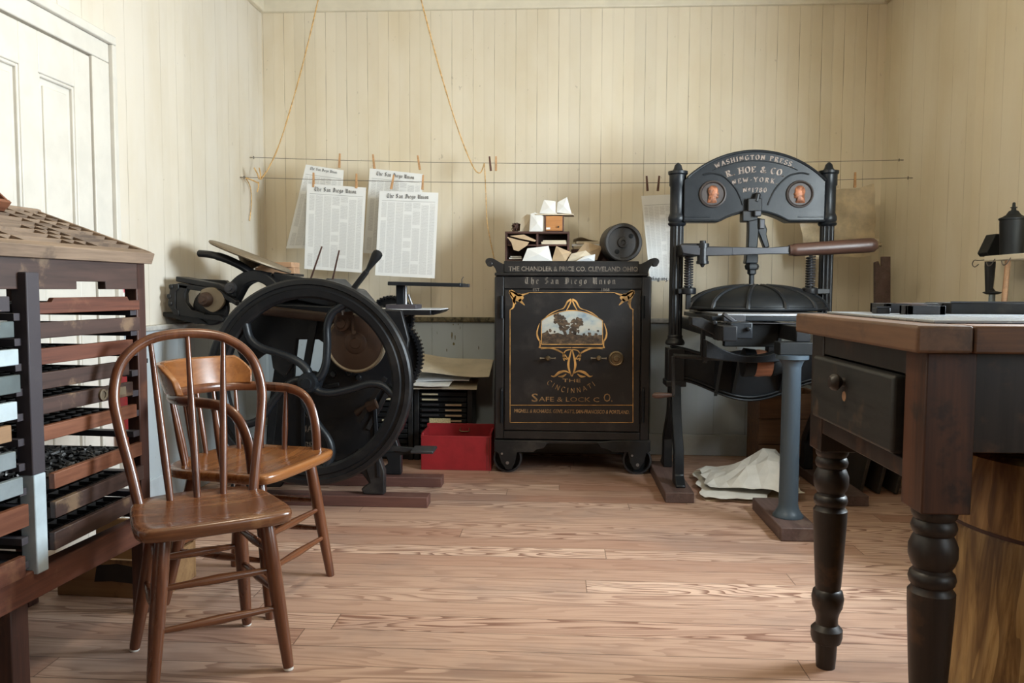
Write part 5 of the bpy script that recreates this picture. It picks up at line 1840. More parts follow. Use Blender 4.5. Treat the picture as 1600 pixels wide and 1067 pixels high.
# pile of papers behind and brown packet in front of it
zq = ZT
p, q = SP(893, 380, 4.58), SP(962, 380, 4.58)
for k, (hh, dx, m, lab) in enumerate(((.075, 0, 'mahogany', 'dark closed box under the papers at the back of the safe'), (.016, .004, 'paper_old', 'buff bundle of papers lowest on the dark box behind the iron wheel'), (.014, -.006, 'paper', 'white bundle of papers in the middle on the dark box behind the iron wheel'),
                                      (.016, .01, 'paper_old', 'buff bundle of papers uppermost on the dark box behind the iron wheel'))):
    bm = BM(); box(bm, ((p.x + q.x) / 2 + dx, 4.64, zq + hh / 2), (q.x - p.x - .01 * k, .15, hh), T((p.x + q.x) / 2, 4.64, 0) @ rotm(0, 0, .05 * (k % 2) - .03) @ T(-(p.x + q.x) / 2, -4.64, 0))
    solo('paper_bundle' if k else 'closed_box', bm, M[m], lab, 'papers' if k else 'box', bevel=.002)
    zq += hh


def fnp(u, v):
    a = Vector((p.x + .01 + .14 * u, 4.575 + .13 * v, zq + .004))
    a.z += .022 * math.exp(-((u - .3) ** 2 + (v - .1) ** 2) * 9)
    return a


bm = BM(); sheet(bm, fnp, 10, 6, .002)
solo('buckled_sheet', bm, M['paper_old'], 'buckled buff sheet topmost on the papers behind the iron wheel', 'paper')
folded('kraft_envelope', [(893, 398), (915, 372), (941, 379), (933, 400)], ZT + .012, .012, 'kraft', 'brown envelope leaning on the papers just left of the iron wheel', cat='envelope', Y=4.48, lean=.5)
# iron wheel
wc = SP(972, 384, 4.42)
rw = SP(1002, 384, 4.42).x - wc.x
iw = thing('cast_iron_pulley', 'black cast iron wheel with two holes standing on the right of the safe top', 'pulley', (wc.x, 4.42, ZT))
Mi = T(0, 0, rw) @ rotm(PI / 2, 0, math.radians(9))
bm = BM()
ring(bm, [(rw, -.10), (rw, .03), (rw - .006, .036), (rw - .018, .036), (rw - .022, .02), (rw - .022, -.10)], Mi, 56)
obj('rim', bm, M['iron_grey'], iw)
bm = BM()
lathe(bm, [(rw - .02, .012), (.03, .012), (.028, .024), (.014, .026), (.012, .018), (0, .018), (0, -.03), (rw - .02, -.03)], Mi, 48)
obj('web', bm, M['iron_grey'], iw)
for a in (38, 238):
    bm = BM(); v = Vector((math.cos(math.radians(a)) * rw * .56, math.sin(math.radians(a)) * rw * .56, .0121)); lathe(bm, [(0, .0008), (.012, .0008), (.0135, 0)], Mi @ T(v), 24); obj('hole', bm, M['tin'], iw)
# ================================================================== iron hand press with the arched head
YP = 4.10
hp = thing('hand_press', 'tall black iron hand press with arched lettered head, right of the safe', 'printing press', (1.03, YP, 0))


def ho(name, bm, m, parent=None, **k):
    return obj(name, bm, M[m] if isinstance(m, str) else m, parent or hp, world=True, **k)


W = lambda px, py, Y=YP: U(px, py, Y=Y)
WZ = lambda Y, *pts: [(W(a, b, Y).x, W(a, b, Y).z) for a, b in pts]
xl, xr = W(1057, 400).x, W(1291, 400).x
# head: arched plate between the columns
N = 40
x0, x1 = W(1066, 340).x, W(1284, 340).x
cxh = W(1177, 300).x
zs, ztp, zbt = W(1177, 283).z, W(1177, 237).z, W(1177, 348).z
hw = (x1 - x0) / 2
rise = ztp - zs
Ra = (hw * hw + rise * rise) / (2 * rise)
top, bot = [], []
for k in range(N + 1):
    x = x0 + (x1 - x0) * k / N
    u = (x - (x0 + x1) / 2)
    zt_ = ztp - Ra + math.sqrt(max(0, Ra * Ra - u * u))
    a = abs(u) / hw
    zb_ = zbt + .05 * max(0, math.cos(min(1, a / .48) * PI / 2)) ** .8
    top.append((x, zt_)); bot.append((x, zb_))
bm = BM(); strip(bm, top, bot, YP - .045, YP + .045)
hd = ho('head', bm, 'iron_blue', bevel=.004)
bm = BM()
for dz, yy, w_ in ((-.004, YP - .05, .011), (-.052, YP - .046, .004)):
    pts = [(x, YP - .045, z + dz) for x, z in top if (abs(x - cxh) < hw * (1 if dz > -.03 else .62))]
    tube(bm, pts, w_ * .6, 8)
tube(bm, [(x, YP - .045, z + .006) for x, z in bot], .005, 8)
for pts in ([(1096, 275), (1110, 273), (1128, 278), (1145, 295), (1153, 310), (1157, 322)],):
    for f in (0, 1):
        tube(bm, curve([Vector((*[(2 * cxh - W(*q).x) if f else W(*q).x], YP - .045, W(*q).z)) for q in pts], 5), .0045, 8)
tube(bm, [(x0 + .005, YP - .045, zbt + .025), (x0 + .13, YP - .045, zbt + .025)], .003, 6); tube(bm, [(x1 - .005, YP - .045, zbt + .025), (x1 - .13, YP - .045, zbt + .025)], .003, 6)
ho('head_ridges', bm, 'iron_blue', hd)
bm = BM()
Rt = Ra - .035
nib = (.085, .05)
sz = .030
tw = 2 * Rt * math.asin(min(.95, (W(1237, 1).x - W(1114, 1).x) / 2 / Rt))
nib_text(bm, 'WASHINGTON PRESS.', ROMAN, T(cxh - .004, YP - .0462, ztp - .046) @ XZ, tw / nib_width('WASHINGTON PRESS.', ROMAN, .3), (.11, .06), .15, track=.3, arc=Rt, thick=.002)
tw = W(1224, 1).x - W(1132, 1).x
nib_text(bm, 'R. HOE & CO.', ROMAN, T(cxh, YP - .0462, W(1177, 271.5).z) @ XZ, tw / nib_width('R. HOE & CO.', ROMAN, .17), (.12, .065), .17, track=.17, arc=Rt, thick=.002)
tw = W(1214, 1).x - W(1141, 1).x
nib_text(bm, 'NEW-YORK.', ROMAN, T(cxh, YP - .0462, W(1177, 286).z) @ XZ, tw / nib_width('NEW-YORK.', ROMAN, .38), (.11, .06), .16, track=.38, arc=Rt, thick=.002)
tw = W(1196, 1).x - W(1157, 1).x
nib_text(bm, 'No1780', ROMAN, T(cxh, YP - .0462, W(1177, 302).z) @ XZ, tw / nib_width('No1780', ROMAN, .3), (.11, .06), .14, track=.3, thick=.002)
ho('raised_lettering', bm, 'letter_press', hd)
M['medal'] = plain('worn medallion iron', (.045, .035, .032), .5, .3, .3)
for x, face in ((1110.8, 1), (1245.4, -1)):
    p = W(x, 305)
    Mm = T(p.x, YP - .045, p.z) @ rotm(PI / 2, 0, 0)
    bm = BM(); ring(bm, [(.068, 0), (.066, .008), (.060, .010), (.054, .004), (.053, 0)], Mm, 40); lathe(bm, [(0, .003), (.054, .003)], Mm, 40)
    md = ho('medallion', bm, 'medal', hd)
    # a plain profile head in relief
    bm = BM()
    prof = [(-.006, -.044), (.020, -.042), (.016, -.030), (.017, -.022), (.026, -.020), (.029, -.012), (.026, -.006), (.032, -.001), (.026, .010), (.026, .022), (.018, .036), (.002, .042), (-.014, .038), (-.024, .022), (-.022, .004), (-.016, -.010), (-.022, -.026), (-.026, -.042)]
    pp = c2([(x_ * face, y_) for x_, y_ in prof], 3, True)
    cxp, cyp = sum(a for a, _ in pp) / len(pp), sum(b for _, b in pp) / len(pp)
    rings = []
    for k, zz in ((1, .003), (.9, .008), (.65, .012), (.3, .014)):
        rings.append([bm.verts.new(Mm @ Vector((cxp + (a - cxp) * k, cyp + (b - cyp) * k, zz))) for a, b in pp])
    for A_, B_ in zip(rings, rings[1:]):
        for i in range(len(pp)):
            bm.faces.new((A_[i], A_[(i + 1) % len(pp)], B_[(i + 1) % len(pp)], B_[i]))
    bm.faces.new(rings[-1])
    for k in range(5):                                    # waves of hair
        tube(bm, curve([Mm @ Vector((face * (-.016 + .004 * k), .032 - .003 * k, .011)), Mm @ Vector((face * (-.021 + .003 * k), .012, .012)), Mm @ Vector((face * (-.018 + .003 * k), -.006, .010)), Mm @ Vector((face * (-.022 + .002 * k), -.030, .006))], 4), .0022, 5)
    ho('relief_head', bm, 'copper', md)

# fluted columns
def flutes(bm, x, z0, z1, r, n=14):
    m = n * 4
    rr = [r * (1 - .10 * (abs(math.sin(n * PI * k / m)) ** .6 if k % 4 else 0)) for k in range(m)]
    v = [(x + rr[k] * math.cos(2 * PI * k / m), YP + rr[k] * math.sin(2 * PI * k / m), z) for z in (z0, z1) for k in range(m)]
    add(bm, v, [(k, (k + 1) % m, m + (k + 1) % m, m + k) for k in range(m)])


zc1, zc0 = W(1057, 352).z, W(1057, 532).z
for x, side in ((xl, -1), (xr, 1)):
    bm = BM(); flutes(bm, x, zc0, zc1, .034)
    cl = ho('column', bm, 'iron', angle=60)
    zA = W(1057, 268).z
    bm = BM(); lathe(bm, [(.034, zc1 - .006), (.043, zc1), (.046, zc1 + .008), (.04, zc1 + .016), (.045, zc1 + .026), (.045, zc1 + .04), (.041, zc1 + .05), (.037, zc1 + .06), (.037, W(1057, 292).z), (.042, W(1057, 290).z), (.042, W(1057, 274).z), (.049, W(1057, 272).z), (.049, zA + .0), (.03, zA + .002), (.022, zA + .012), (.017, zA + .03), (.006, zA + .042), (0, zA + .044)], T(x, YP, 0), 28)
    ho('capital', bm, 'iron_blue', cl)
    bm = BM(); lathe(bm, [(.034, zc0 + .03), (.038, zc0 + .022), (.036, zc0 + .012), (.046, zc0), (.05, zc0 - .014), (.046, zc0 - .022), (0, zc0 - .022)], T(x, YP, 0), 28)
    z1, z2 = W(1057, 543).z, W(1057, 602).z
    bxx(bm, x - .042, x + .042, YP - .06, YP + .06, z2, z1); bxx(bm, x - .05, x + .05, YP - .07, YP + .07, z2, z2 + .03)
    ho('column_base', bm, 'iron', cl, bevel=.004)
    # front and rear feet flaring onto the skid
    for yy, sgn in ((3.90, -1), (4.34, 1)):
        prof = [(YP + sgn * .005, z2 + .01), (YP + sgn * .075, z2 + .01), (YP + sgn * .11, z2 - .15), (yy + sgn * .005, .22), (yy + sgn * .02, .10), (yy + sgn * .075, .06), (yy + sgn * .075, .05), (yy - sgn * .06, .05), (yy - sgn * .05, .2), (YP + sgn * .05, z2 - .17)]
        bm = BM(); prism(bm, prof, .046, T(x, 0, 0) @ YZ)
        ho('foot', bm, 'iron_blue' if sgn < 0 else 'iron', bevel=.008)
# lower bow between the columns
bm = BM()
xs = [xl - .02 + (xr - xl + .04) * k / 30 for k in range(31)]
tp, bt = [], []
for x in xs:
    u = (x - (xl + xr) / 2) / ((xr - xl) / 2)
    tp.append((x, W(1177, 546).z - .02 * (1 - abs(u)) + .015 * math.cos(u * 6)))
    dip = .0 if abs(u) > .86 else (.5 + .5 * math.cos(PI * u / .86)) ** .7
    bt.append((x, W(1177, 597).z - dip * (W(1177, 597).z - W(1177, 626).z)))
strip(bm, tp, bt, YP - .02, YP + .03)
lb = ho('lower_bow', bm, 'iron_blue', bevel=.004)
bm = BM()
for dz in (.006, .022):
    tube(bm, [(x, YP - .03, z + dz) for x, z in bt], .006, 8)
tube(bm, [(x, YP - .025, z - .004) for x, z in tp], .008, 8)
for x in (1118, 1145, 1218):
    p = W(x, 560); prism(bm, [(YP - .02, p.z + .02), (YP - .16, p.z + .02), (YP - .02, W(x, 618).z)], .016, T(p.x, 0, 0) @ YZ)
ho('bow_ribs', bm, 'iron_blue', lb)
for x in (xl, xr):
    pass
for nm, xx, lab in (('left', xl, 'left brown skid under the hand press columns, beside the safe wheel'), ('right', xr, 'right brown skid under the hand press columns, behind the table leg')):
    bm = BM(); bxx(bm, xx - .085 + (-.0 if nm == 'left' else .06), xx + .05 + (0 if nm == 'left' else .06), 3.74, 4.44, 0, .05)
    solo('skid', bm, M['runner_y'], lab, 'skid', bevel=.004)

# toggle, bar, springs
bm = BM()
p = W(1174, 322)
bxx(bm, p.x - .035, p.x + .035, YP - .075, YP - .04, W(1174, 333).z, W(1174, 312).z)
cyl(bm, (W(1176, 318).x, YP - .06, W(1176, 318).z), (W(1180, 308).x, YP - .06, W(1180, 304).z), .018, .014)
bxx(bm, W(1163, 1).x, W(1187, 1).x, YP - .07, YP + .0, W(1174, 348).z, W(1174, 331).z)
tg = ho('toggle', bm, 'iron', bevel=.005)
bm = BM()
prism(bm, WZ(YP - .04, (1167, 346), (1185, 342), (1188, 352), (1183, 362), (1181, 388), (1166, 388), (1167, 360)), .05, T(0, YP - .05, 0) @ XZ)
prism(bm, WZ(YP - .04, (1184, 340), (1193, 342), (1199, 358), (1198, 366), (1203, 386), (1195, 388), (1184, 360)), .04, T(0, YP - .02, 0) @ XZ)
prism(bm, WZ(YP - .04, (1164, 388), (1181, 388), (1182, 404), (1181, 412), (1162, 412), (1163, 404)), .06, T(0, YP - .05, 0) @ XZ)
ho('toggle_leg', bm, 'iron_blue', tg, bevel=.005)
bm = BM(); box(bm, (W(1177, 340).x, YP - .085, W(1177, 336).z), (.034, .02, .03), None); box(bm, (W(1184, 352).x, YP - .08, W(1181, 352).z), (.028, .02, .05)); ho('toggle_pin', bm, 'steel_dark', tg, bevel=.005)
bm = BM()
q = W(1171, 415)
lathe(bm, [(0, q.z + .01), (.03, q.z + .008), (.036, q.z - .004), (.032, q.z - .02), (.022, q.z - .024), (.022, q.z - .042), (.013, q.z - .048), (.013, W(1171, 444).z), (0, W(1171, 444).z)], T(q.x, YP - .05, 0), 6)
ho('adjusting_nut', bm, 'iron_blue', tg)
YB_ = YP - .17
bm = BM()
a, b = W(1072, 391, YB_), W(1143, 391, YB_)
prism(bm, WZ(YB_, (1062, 382), (1085, 383), (1104, 385), (1143, 386), (1143, 399), (1104, 400), (1085, 399), (1066, 396)), .04, T(0, YB_, 0) @ XZ)
br = ho('bar', bm, 'steel_dark', bevel=.004)
bm = BM(); prism(bm, WZ(YB_, (1143, 386), (1200, 387), (1240, 384), (1240, 397), (1200, 397), (1143, 399)), .025, T(0, YB_, 0) @ XZ); prism(bm, WZ(YB_, (1100, 386), (1143, 387), (1143, 399), (1100, 400)), .044, T(0, YB_, 0) @ XZ); ho('bar_shank', bm, 'steel_dark', br, bevel=.003)
a, b = W(1233, 391, YB_), W(1369, 382.5, YB_)
bm = BM(); turned(bm, a, b, [(0, .026), (.04, .027), (.05, .030), (.08, .0305), (.3, .032), (.6, .034), (.92, .035), (.97, .033), (1, .024)], 22); ho('wooden_grip', bm, 'grip', br)
bm = BM(); c_ = W(1378, 382, YB_); turned(bm, b, c_, [(0, .022), (.25, .02), (.3, .012), (.7, .010), (.8, .012), (1, .004)], 14); ho('brass_tip', bm, 'brass', br)
bm = BM(); p = W(1098, 390, YB_); q2 = W(1098, 376, YB_); q3 = W(1098, 412, YB_)
lathe(bm, [(0, q2.z), (.014, q2.z), (.016, q2.z - .012), (.03, q2.z - .014), (.03, q2.z - .035), (.026, q2.z - .035), (.026, q3.z + .012), (.03, q3.z + .012), (.03, q3.z), (.012, q3.z - .004), (.006, q3.z - .016), (0, q3.z - .018)], T(p.x, YB_, 0), 22)
ho('bar_pivot', bm, 'iron', br)
bm = BM(); p = W(1078, 390, YB_); bxx(bm, xl, p.x + .05, YB_ - .01, YP, p.z - .03, p.z + .03); ho('bar_bracket', bm, 'iron', bevel=.006)
for x0_, x1_ in ((1069, 1084), (1259, 1275)):
    a = W((x0_ + x1_) / 2, 401, YP - .06); b = W((x0_ + x1_) / 2, 449, YP - .06)
    r = (W(x1_, 1, YP - .06).x - W(x0_, 1, YP - .06).x) / 2 - .004
    pts = [(a.x + r * math.cos(t_ * 2 * PI / 12), YP - .06 + r * math.sin(t_ * 2 * PI / 12), b.z + (a.z - b.z) * t_ / (12 * 12)) for t_ in range(12 * 12 + 1)]
    bm = BM(); tube(bm, pts, .0045, 6); sp_ = ho('spring', bm, 'steel_dark')
    bm = BM(); cyl(bm, (a.x, YP - .06, b.z - .07), (a.x, YP - .06, a.z + .02), .009); ho('spring_rod', bm, 'steel_dark', sp_)
    bm = BM(); lathe(bm, [(0, 0), (.036, 0), (.038, .006), (.038, .03), (.03, .034), (0, .034)], T(a.x, YP - .06, b.z - .034), 20)
    bxx(bm, min(a.x, xl if x0_ < 1100 else xr), max(a.x, xl if x0_ < 1100 else xr), YP - .075, YP, b.z - .032, b.z - .006)
    ho('spring_cup', bm, 'iron', sp_, bevel=.003)
    sd = 1 if x0_ < 1100 else -1
    bm = BM(); bxx(bm, a.x - .012, a.x + .012, YP - .072, YP - .048, b.z - .11, b.z - .03); bxx(bm, *sorted((a.x, a.x + sd * .06)), YP - .07, YP - .05, b.z - .105, b.z - .08); ho('platen_hanger', bm, 'iron', sp_, bevel=.003)
# domed platen with ribs
pc = W(1180, 484)
hx = W(1287, 484).x - pc.x
hz = W(1180, 446).z - pc.z
hy = .30
dome = lambda t, a: Vector((pc.x + hx * math.cos(a) * math.cos(t) ** .9, YP + hy * math.sin(a) * math.cos(t) ** .9, pc.z + .008 + (hz - .008) * math.sin(t)))
bm = BM()
n_ = 40
rings = [[bm.verts.new((pc.x + hx * .97 * math.cos(2 * PI * j / n_), YP + hy * .97 * math.sin(2 * PI * j / n_), pc.z)) for j in range(n_)]]
for i in range(10):
    t = PI / 2 * i / 10
    rings.append([bm.verts.new(dome(t, 2 * PI * j / n_)) for j in range(n_)])
tip = bm.verts.new((pc.x, YP, pc.z + hz))
for A_, B_ in zip(rings, rings[1:]):
    for j in range(n_):
        bm.faces.new((A_[j], A_[(j + 1) % n_], B_[(j + 1) % n_], B_[j]))
for j in range(n_):
    bm.faces.new((rings[-1][j], rings[-1][(j + 1) % n_], tip))
bm.faces.new(rings[0][::-1])
pt = ho('platen', bm, 'tin', angle=70)
bm = BM()
for a in range(0, 360, 30):
    tube(bm, [dome(PI / 2 * i / 10, math.radians(a + 12)) for i in range(10)], [.010 + .003 * (i < 2) for i in range(10)], 8)
tube(bm, [dome(.02, 2 * PI * j / 40) for j in range(40)], .008, 8, closed=True)
lathe(bm, [(.07, pc.z + hz - .015), (.05, pc.z + hz + .004), (.0, pc.z + hz + .004)], T(pc.x, YP, 0), 24)
ho('platen_ribs', bm, 'iron_blue', pt)

# bed, rails and rounce
zb1 = pc.z - .004
bx0, bx1 = W(1100, 495, 3.6).x, W(1312, 495, 3.6).x
bm = BM(); bxx(bm, bx0 + .03, bx1, 3.58, 4.36, zb1 - .034, zb1 - .012); bd = ho('bed', bm, 'iron_blue', bevel=.004)
bm = BM(); bxx(bm, bx0 + .06, bx1, 3.60, 4.36, zb1 - .012, zb1 - .001); ho('tympan', bm, 'steel', bd, bevel=.002)
bm = BM(); bxx(bm, W(1140, 1, 3.56).x, W(1175, 1, 3.56).x, 3.54, 3.60, zb1 - .035, zb1 - .008); bxx(bm, W(1137, 1, 3.55).x, bx1, 3.56, 3.60, zb1 - .044, zb1 - .04); ho('bed_clamp', bm, 'steel_dark', bd, bevel=.004)
for px_ in (1130, 1240):
    bm = BM(); p = W(px_, 515, 3.5); bxx(bm, p.x - .03, p.x + .03, 3.36, 4.55, zb1 - .11, zb1 - .046); ho('rail', bm, 'iron', bevel=.004)
bm = BM()
bxx(bm, W(1150, 1, 3.45).x, W(1186, 1, 3.45).x, 3.42, 3.5, W(1, 520, 3.45).z, W(1170, 503, 3.45).z)
cyl(bm, W(1170, 514, 3.42), W(1170, 514, 3.40), .011, n=6)
ho('rail_block', bm, 'iron_blue', bevel=.01)
bm = BM()
prism(bm, WZ(3.55, (1080, 495), (1096, 496), (1118, 506), (1130, 503), (1142, 512), (1146, 530), (1120, 532), (1112, 522), (1086, 510), (1080, 508)), .09, T(0, 3.58, 0) @ XZ)
cyl(bm, W(1117, 504, 3.53), W(1117, 504, 3.50), .011, n=8); cyl(bm, W(1148, 502, 3.52), W(1148, 502, 3.49), .013, n=8)
ho('frisket_hinge', bm, 'iron', bevel=.004)
bm = BM(); beam(bm, W(1130, 490, 3.5), W(1148, 503, 3.5), .016, .03, up=(0, 1, 0)); beam(bm, W(1148, 503, 3.5), W(1144, 522, 3.5), .014, .02, up=(0, 1, 0)); ho('hinge_arm', bm, 'steel_dark', bevel=.003)
bm = BM()
xs2 = [W(1112 + 150 * k / 20, 1, 3.62).x for k in range(21)]
t2 = [(x, W(1, 522, 3.62).z - .07 * math.sin(PI * min(1, max(0, k / 20 * 1.05 - .02))) ** .8) for k, x in enumerate(xs2)]
b2 = [(x, W(1, 548, 3.62).z - .02 * math.sin(PI * k / 20)) for k, x in enumerate(xs2)]
strip(bm, t2, [(x, min(z, tz - .012)) for (x, z), (_, tz) in zip(b2, t2)], 3.58, 3.66)
ho('rail_saddle', bm, 'iron_blue', bevel=.003)
YR = 3.78
a, b = W(1160, 566, YR), W(1228, 566, YR)
bm = BM(); turned(bm, W(1178, 567, YR), W(1204, 568, YR), [(0, .062), (.3, .064), (.7, .060), (1, .060)], 24); dm = ho('rounce_drum', bm, 'drum_wood')
bm = BM(); turned(bm, a, W(1179, 567, YR), [(0, .060), (.05, .068), (.95, .064), (1, .06)], 24); turned(bm, W(1204, 568, YR), b, [(0, .060), (.3, .058), (.8, .046), (1, .03)], 24); ho('girth_straps', bm, 'tin', dm, angle=50)
bm = BM(); cyl(bm, (W(1052, 556, YR).x, YR, W(1052, 556, YR).z), (W(1240, 562, YR).x, YR, W(1170, 566, YR).z), .011, n=14); cyl(bm, W(1098, 557, YR), W(1104, 557, YR), .03); ho('rounce_shaft', bm, 'iron_dusty')
bm = BM(); beam(bm, W(1052, 556, YR - .01), W(1052, 619, YR - .01), .016, .02, up=(0, 1, 0)); ck = ho('crank', bm, 'iron_dusty', bevel=.003)
bm = BM(); turned(bm, W(1054, 617, YR - .01), W(1019, 618, YR - .01), [(0, .008), (.2, .009), (.3, .011), (.7, .015), (.9, .014), (1, .006)], 16); ho('crank_handle', bm, 'grip', ck)
bm = BM()
for px_ in (1098,):
    p = W(px_, 548, YR); beam(bm, p + Vector((0, 0, .12)), p - Vector((0, 0, .03)), .02, .03, up=(0, 1, 0))
p = W(1208, 548, YR); bxx(bm, p.x - .03, p.x + .03, YR - .03, YR + .03, p.z - .02, zb1 - .046)
ho('shaft_bearing', bm, 'iron', bevel=.003)
# front post under the rails
pl_ = W(1234, 700, 3.36)
bm = BM()
zt_ = W(1234, 562, 3.36).z
lathe(bm, [(0, .0556), (.062, .0556), (.062, .062), (.052, .075), (.044, .09), (.039, .11), (.037, zt_ - .03), (.044, zt_ - .012), (.05, zt_), (.066, zt_ + .004), (.066, zt_ + .02), (0, zt_ + .02)], T(pl_.x, 3.36, 0), 28)
ho('front_post', bm, 'post_blue')
bm = BM(); bxx(bm, pl_.x - .06, pl_.x + .10, 3.33, 3.42, zt_ + .02, zb1 - .11); ho('rail_crosshead', bm, 'tin', bevel=.004)
bm = BM(); bxx(bm, W(1130, 515, 3.5).x + .03, W(1240, 515, 3.5).x - .03, 3.62, 3.66, zb1 - .15, zb1 - .046); ho('rail_gap_filler', bm, 'tin', bevel=.004)  # dark plate added to black out the pale gap between the rails
bm = BM()
bxx(bm, pl_.x - .075, pl_.x + .075, 3.19, 3.66, 0, .055)
blk = solo('foot_block', bm, M['runner_y'], 'brown wooden block under the blue grey front post of the hand press', 'block', bevel=.004)
bm = BM(); beam(bm, W(1250, 525, 3.5), W(1262, 512, 3.5), .02, .03); ho('girth_hook', bm, 'orange_wood')

# sheets of paper on the floor between the skids
def crumple(corners, z0, amp, seed, nu=16, nv=12, thick=.0015, lift=None, jit=0):
    rnd = random.Random(seed)
    ph = [rnd.uniform(0, 6) for _ in range(8)]
    P4 = [U(*c_, Z=z0) for c_ in corners]                # bl br tl tr

    def fn(u, v):
        p = P4[0].lerp(P4[1], u).lerp(P4[2].lerp(P4[3], u), v)
        q = abs(math.sin(u * 4 + v * 3 + ph[0])) * .6 + abs(math.sin(v * 6 - u * 2.5 + ph[1])) * .4
        p.z = z0 + amp * q * (.25 + .75 * math.sin(PI * min(1, max(0, u))) ** .5)
        if lift:
            p.z += lift(u, v)
        if jit:
            p.z += rnd.uniform(0, jit)
        p.x += .012 * math.sin(v * 17 + ph[2]); p.y += .012 * math.sin(u * 15 + ph[3])
        return p
    bm = BM(); sheet(bm, fn, nu, nv, thick)
    return bm


M['floor_paper'] = plain('grey white floor paper', (.72, .70, .65), .8, .08, bump=.04)
bm = crumple([(1100, 781), (1225, 785), (1084, 735), (1232, 735)], .004, .004, 3, thick=.014)
solo('paper_stack', bm, M['paper_old'], 'flat ragged stack of buff paper on the floor under the hand press', 'paper')
bm = crumple([(1099, 778), (1200, 783), (1084, 738), (1210, 730)], .020, .010, 4)
solo('paper_sheet', bm, M['floor_paper'], 'white sheet lying flat on the buff stack under the hand press', 'paper')
bm = crumple([(1106, 764), (1256, 777), (1090, 735), (1236, 731)], .034, .02, 9, nu=9, nv=7, jit=.022, lift=lambda u, v: .135 * max(0, math.sin(PI * min(1, u ** 1.9))) ** 1.2 * math.sin(PI * min(1, v * 1.0)) ** .8)
solo('crumpled_sheet', bm, M['floor_paper'], 'large crumpled greyish sheet humped over the paper stack under the hand press', 'paper', flat=True)
# crate behind the press
cr_ = thing('crate', 'brown wooden crate against the back wall behind the hand press', 'crate', (1.30, 4.62, 0))
h_ = .43
for k in range(3):
    bm = BM(); bxx(bm, -.17, .17, -.14, -.122, k * h_ / 3 + .002, (k + 1) * h_ / 3 - .003); obj('board', bm, M['crate'], cr_, bevel=.002)
for s in (-1, 1):
    bm = BM(); bxx(bm, s * .16 - .01, s * .16 + .01, -.122, .14, 0, h_); obj('end_board', bm, M['crate'], cr_, bevel=.002)
bm = BM(); bxx(bm, -.15, .15, .122, .14, 0, h_); obj('back_board', bm, M['crate'], cr_)
bm = BM(); bxx(bm, -.15, .15, -.122, .122, .0, .015); obj('bottom_board', bm, M['crate'], cr_)
# ================================================================== the work table at the right
TX0, TX1 = .645, 2.02 - .16
TY0, TY1 = 1.47, 2.20
ZTT, ZTB = .938, .888
tb = thing('work_table', 'old brown worktable with turned black legs and one drawer, nearest the camera at right', 'table', ((TX0 + TX1) / 2, (TY0 + TY1) / 2, 0))


def to(name, bm, m, parent=None, **k):
    return obj(name, bm, M[m] if isinstance(m, str) else m, parent or tb, world=True, **k)


bm = BM()
# breadboard end at the left, long boards along the table
bxx(bm, TX0, TX0 + .10, TY0, TY1, ZTB, ZTT)
to('breadboard_end', bm, 'table_y', bevel=.006, seg=3)
bm = BM()
for k in range(4):
    a = TY0 + (TY1 - TY0) * k / 4; b = TY0 + (TY1 - TY0) * (k + 1) / 4
    bxx(bm, TX0 + .1015, TX1, a + .0006, b - .0006, ZTB, ZTT)
to('tabletop', bm, 'table_top', bevel=.004, seg=3)
LXc = .705
legprof = [(0, .024), (.03, .026), (.066, .0275), (.070, .036), (.085, .040), (.105, .040), (.113, .033), (.118, .028), (.135, .0275), (.15, .031), (.165, .038), (.19, .041), (.208, .037), (.213, .031), (.222, .0325),
           (.30, .037), (.40, .042), (.425, .0425), (.432, .037), (.437, .036), (.442, .040), (.452, .0425), (.462, .040), (.466, .035), (.472, .034), (.48, .039), (.495, .0435), (.515, .0435), (.53, .038), (.537, .034), (.541, .038), (.552, .041), (.562, .038), (.566, .035), (.572, .039), (.58, .041), (.588, .04)]
for (x, y) in ((LXc + .018, TY1 - .085), (LXc + .018, TY0 + .075), (TX1 - .07, TY1 - .085), (TX1 - .07, TY0 + .075)):
    bm = BM(); lathe(bm, [(0, 0)] + [(r, z) for z, r in legprof] + [(0, .588)], T(x, y, 0), 32)
    lg = to('leg', bm, 'table_dark')
    bm = BM(); bxx(bm, x - .045, x + .045, y - .045, y + .045, .586, ZTB); to('leg_block', bm, 'table_red' if y < 1.8 else 'table_dark', lg, bevel=.003)
xs0 = LXc + .018
zd1, zd0 = U(1340, 553, X=.70).z, .66
zA = .655
bm = BM(); bxx(bm, xs0 - .042, xs0 - .018, TY0 + .12, TY1 - .13, .838, ZTB); bxx(bm, xs0 - .042, xs0 - .018, TY0 + .12, TY1 - .13, .635, .672); bxx(bm, xs0 + .018, xs0 + .03, TY0 + .12, TY1 - .13, .64, ZTB); to('end_rails', bm, 'table_dark', bevel=.002)
bm = BM(); bxx(bm, xs0 - .062, xs0 - .030, TY0 + .132, TY1 - .105, .678, .834); dw = to('drawer', bm, 'drawer_front', bevel=.008, seg=3)
bm = BM(); bxx(bm, xs0 - .030, xs0 + .40, TY0 + .15, TY0 + .16, .69, .82); bxx(bm, xs0 - .030, xs0 + .40, TY1 - .15, TY1 - .14, .69, .82); bxx(bm, xs0 - .03, xs0 + .4, TY0 + .16, TY1 - .15, .69, .70); to('drawer_box', bm, 'mahogany', dw)
kp = U(1316, 597, X=xs0 - .066)
bm = BM(); lathe(bm, [(0, .034), (.012, .033), (.019, .026), (.020, .018), (.014, .010), (.009, .006), (.011, 0), (0, 0)], T(xs0 - .062, kp.y, kp.z) @ rotm(0, -PI / 2, 0), 22); to('knob', bm, 'table_dark', dw)
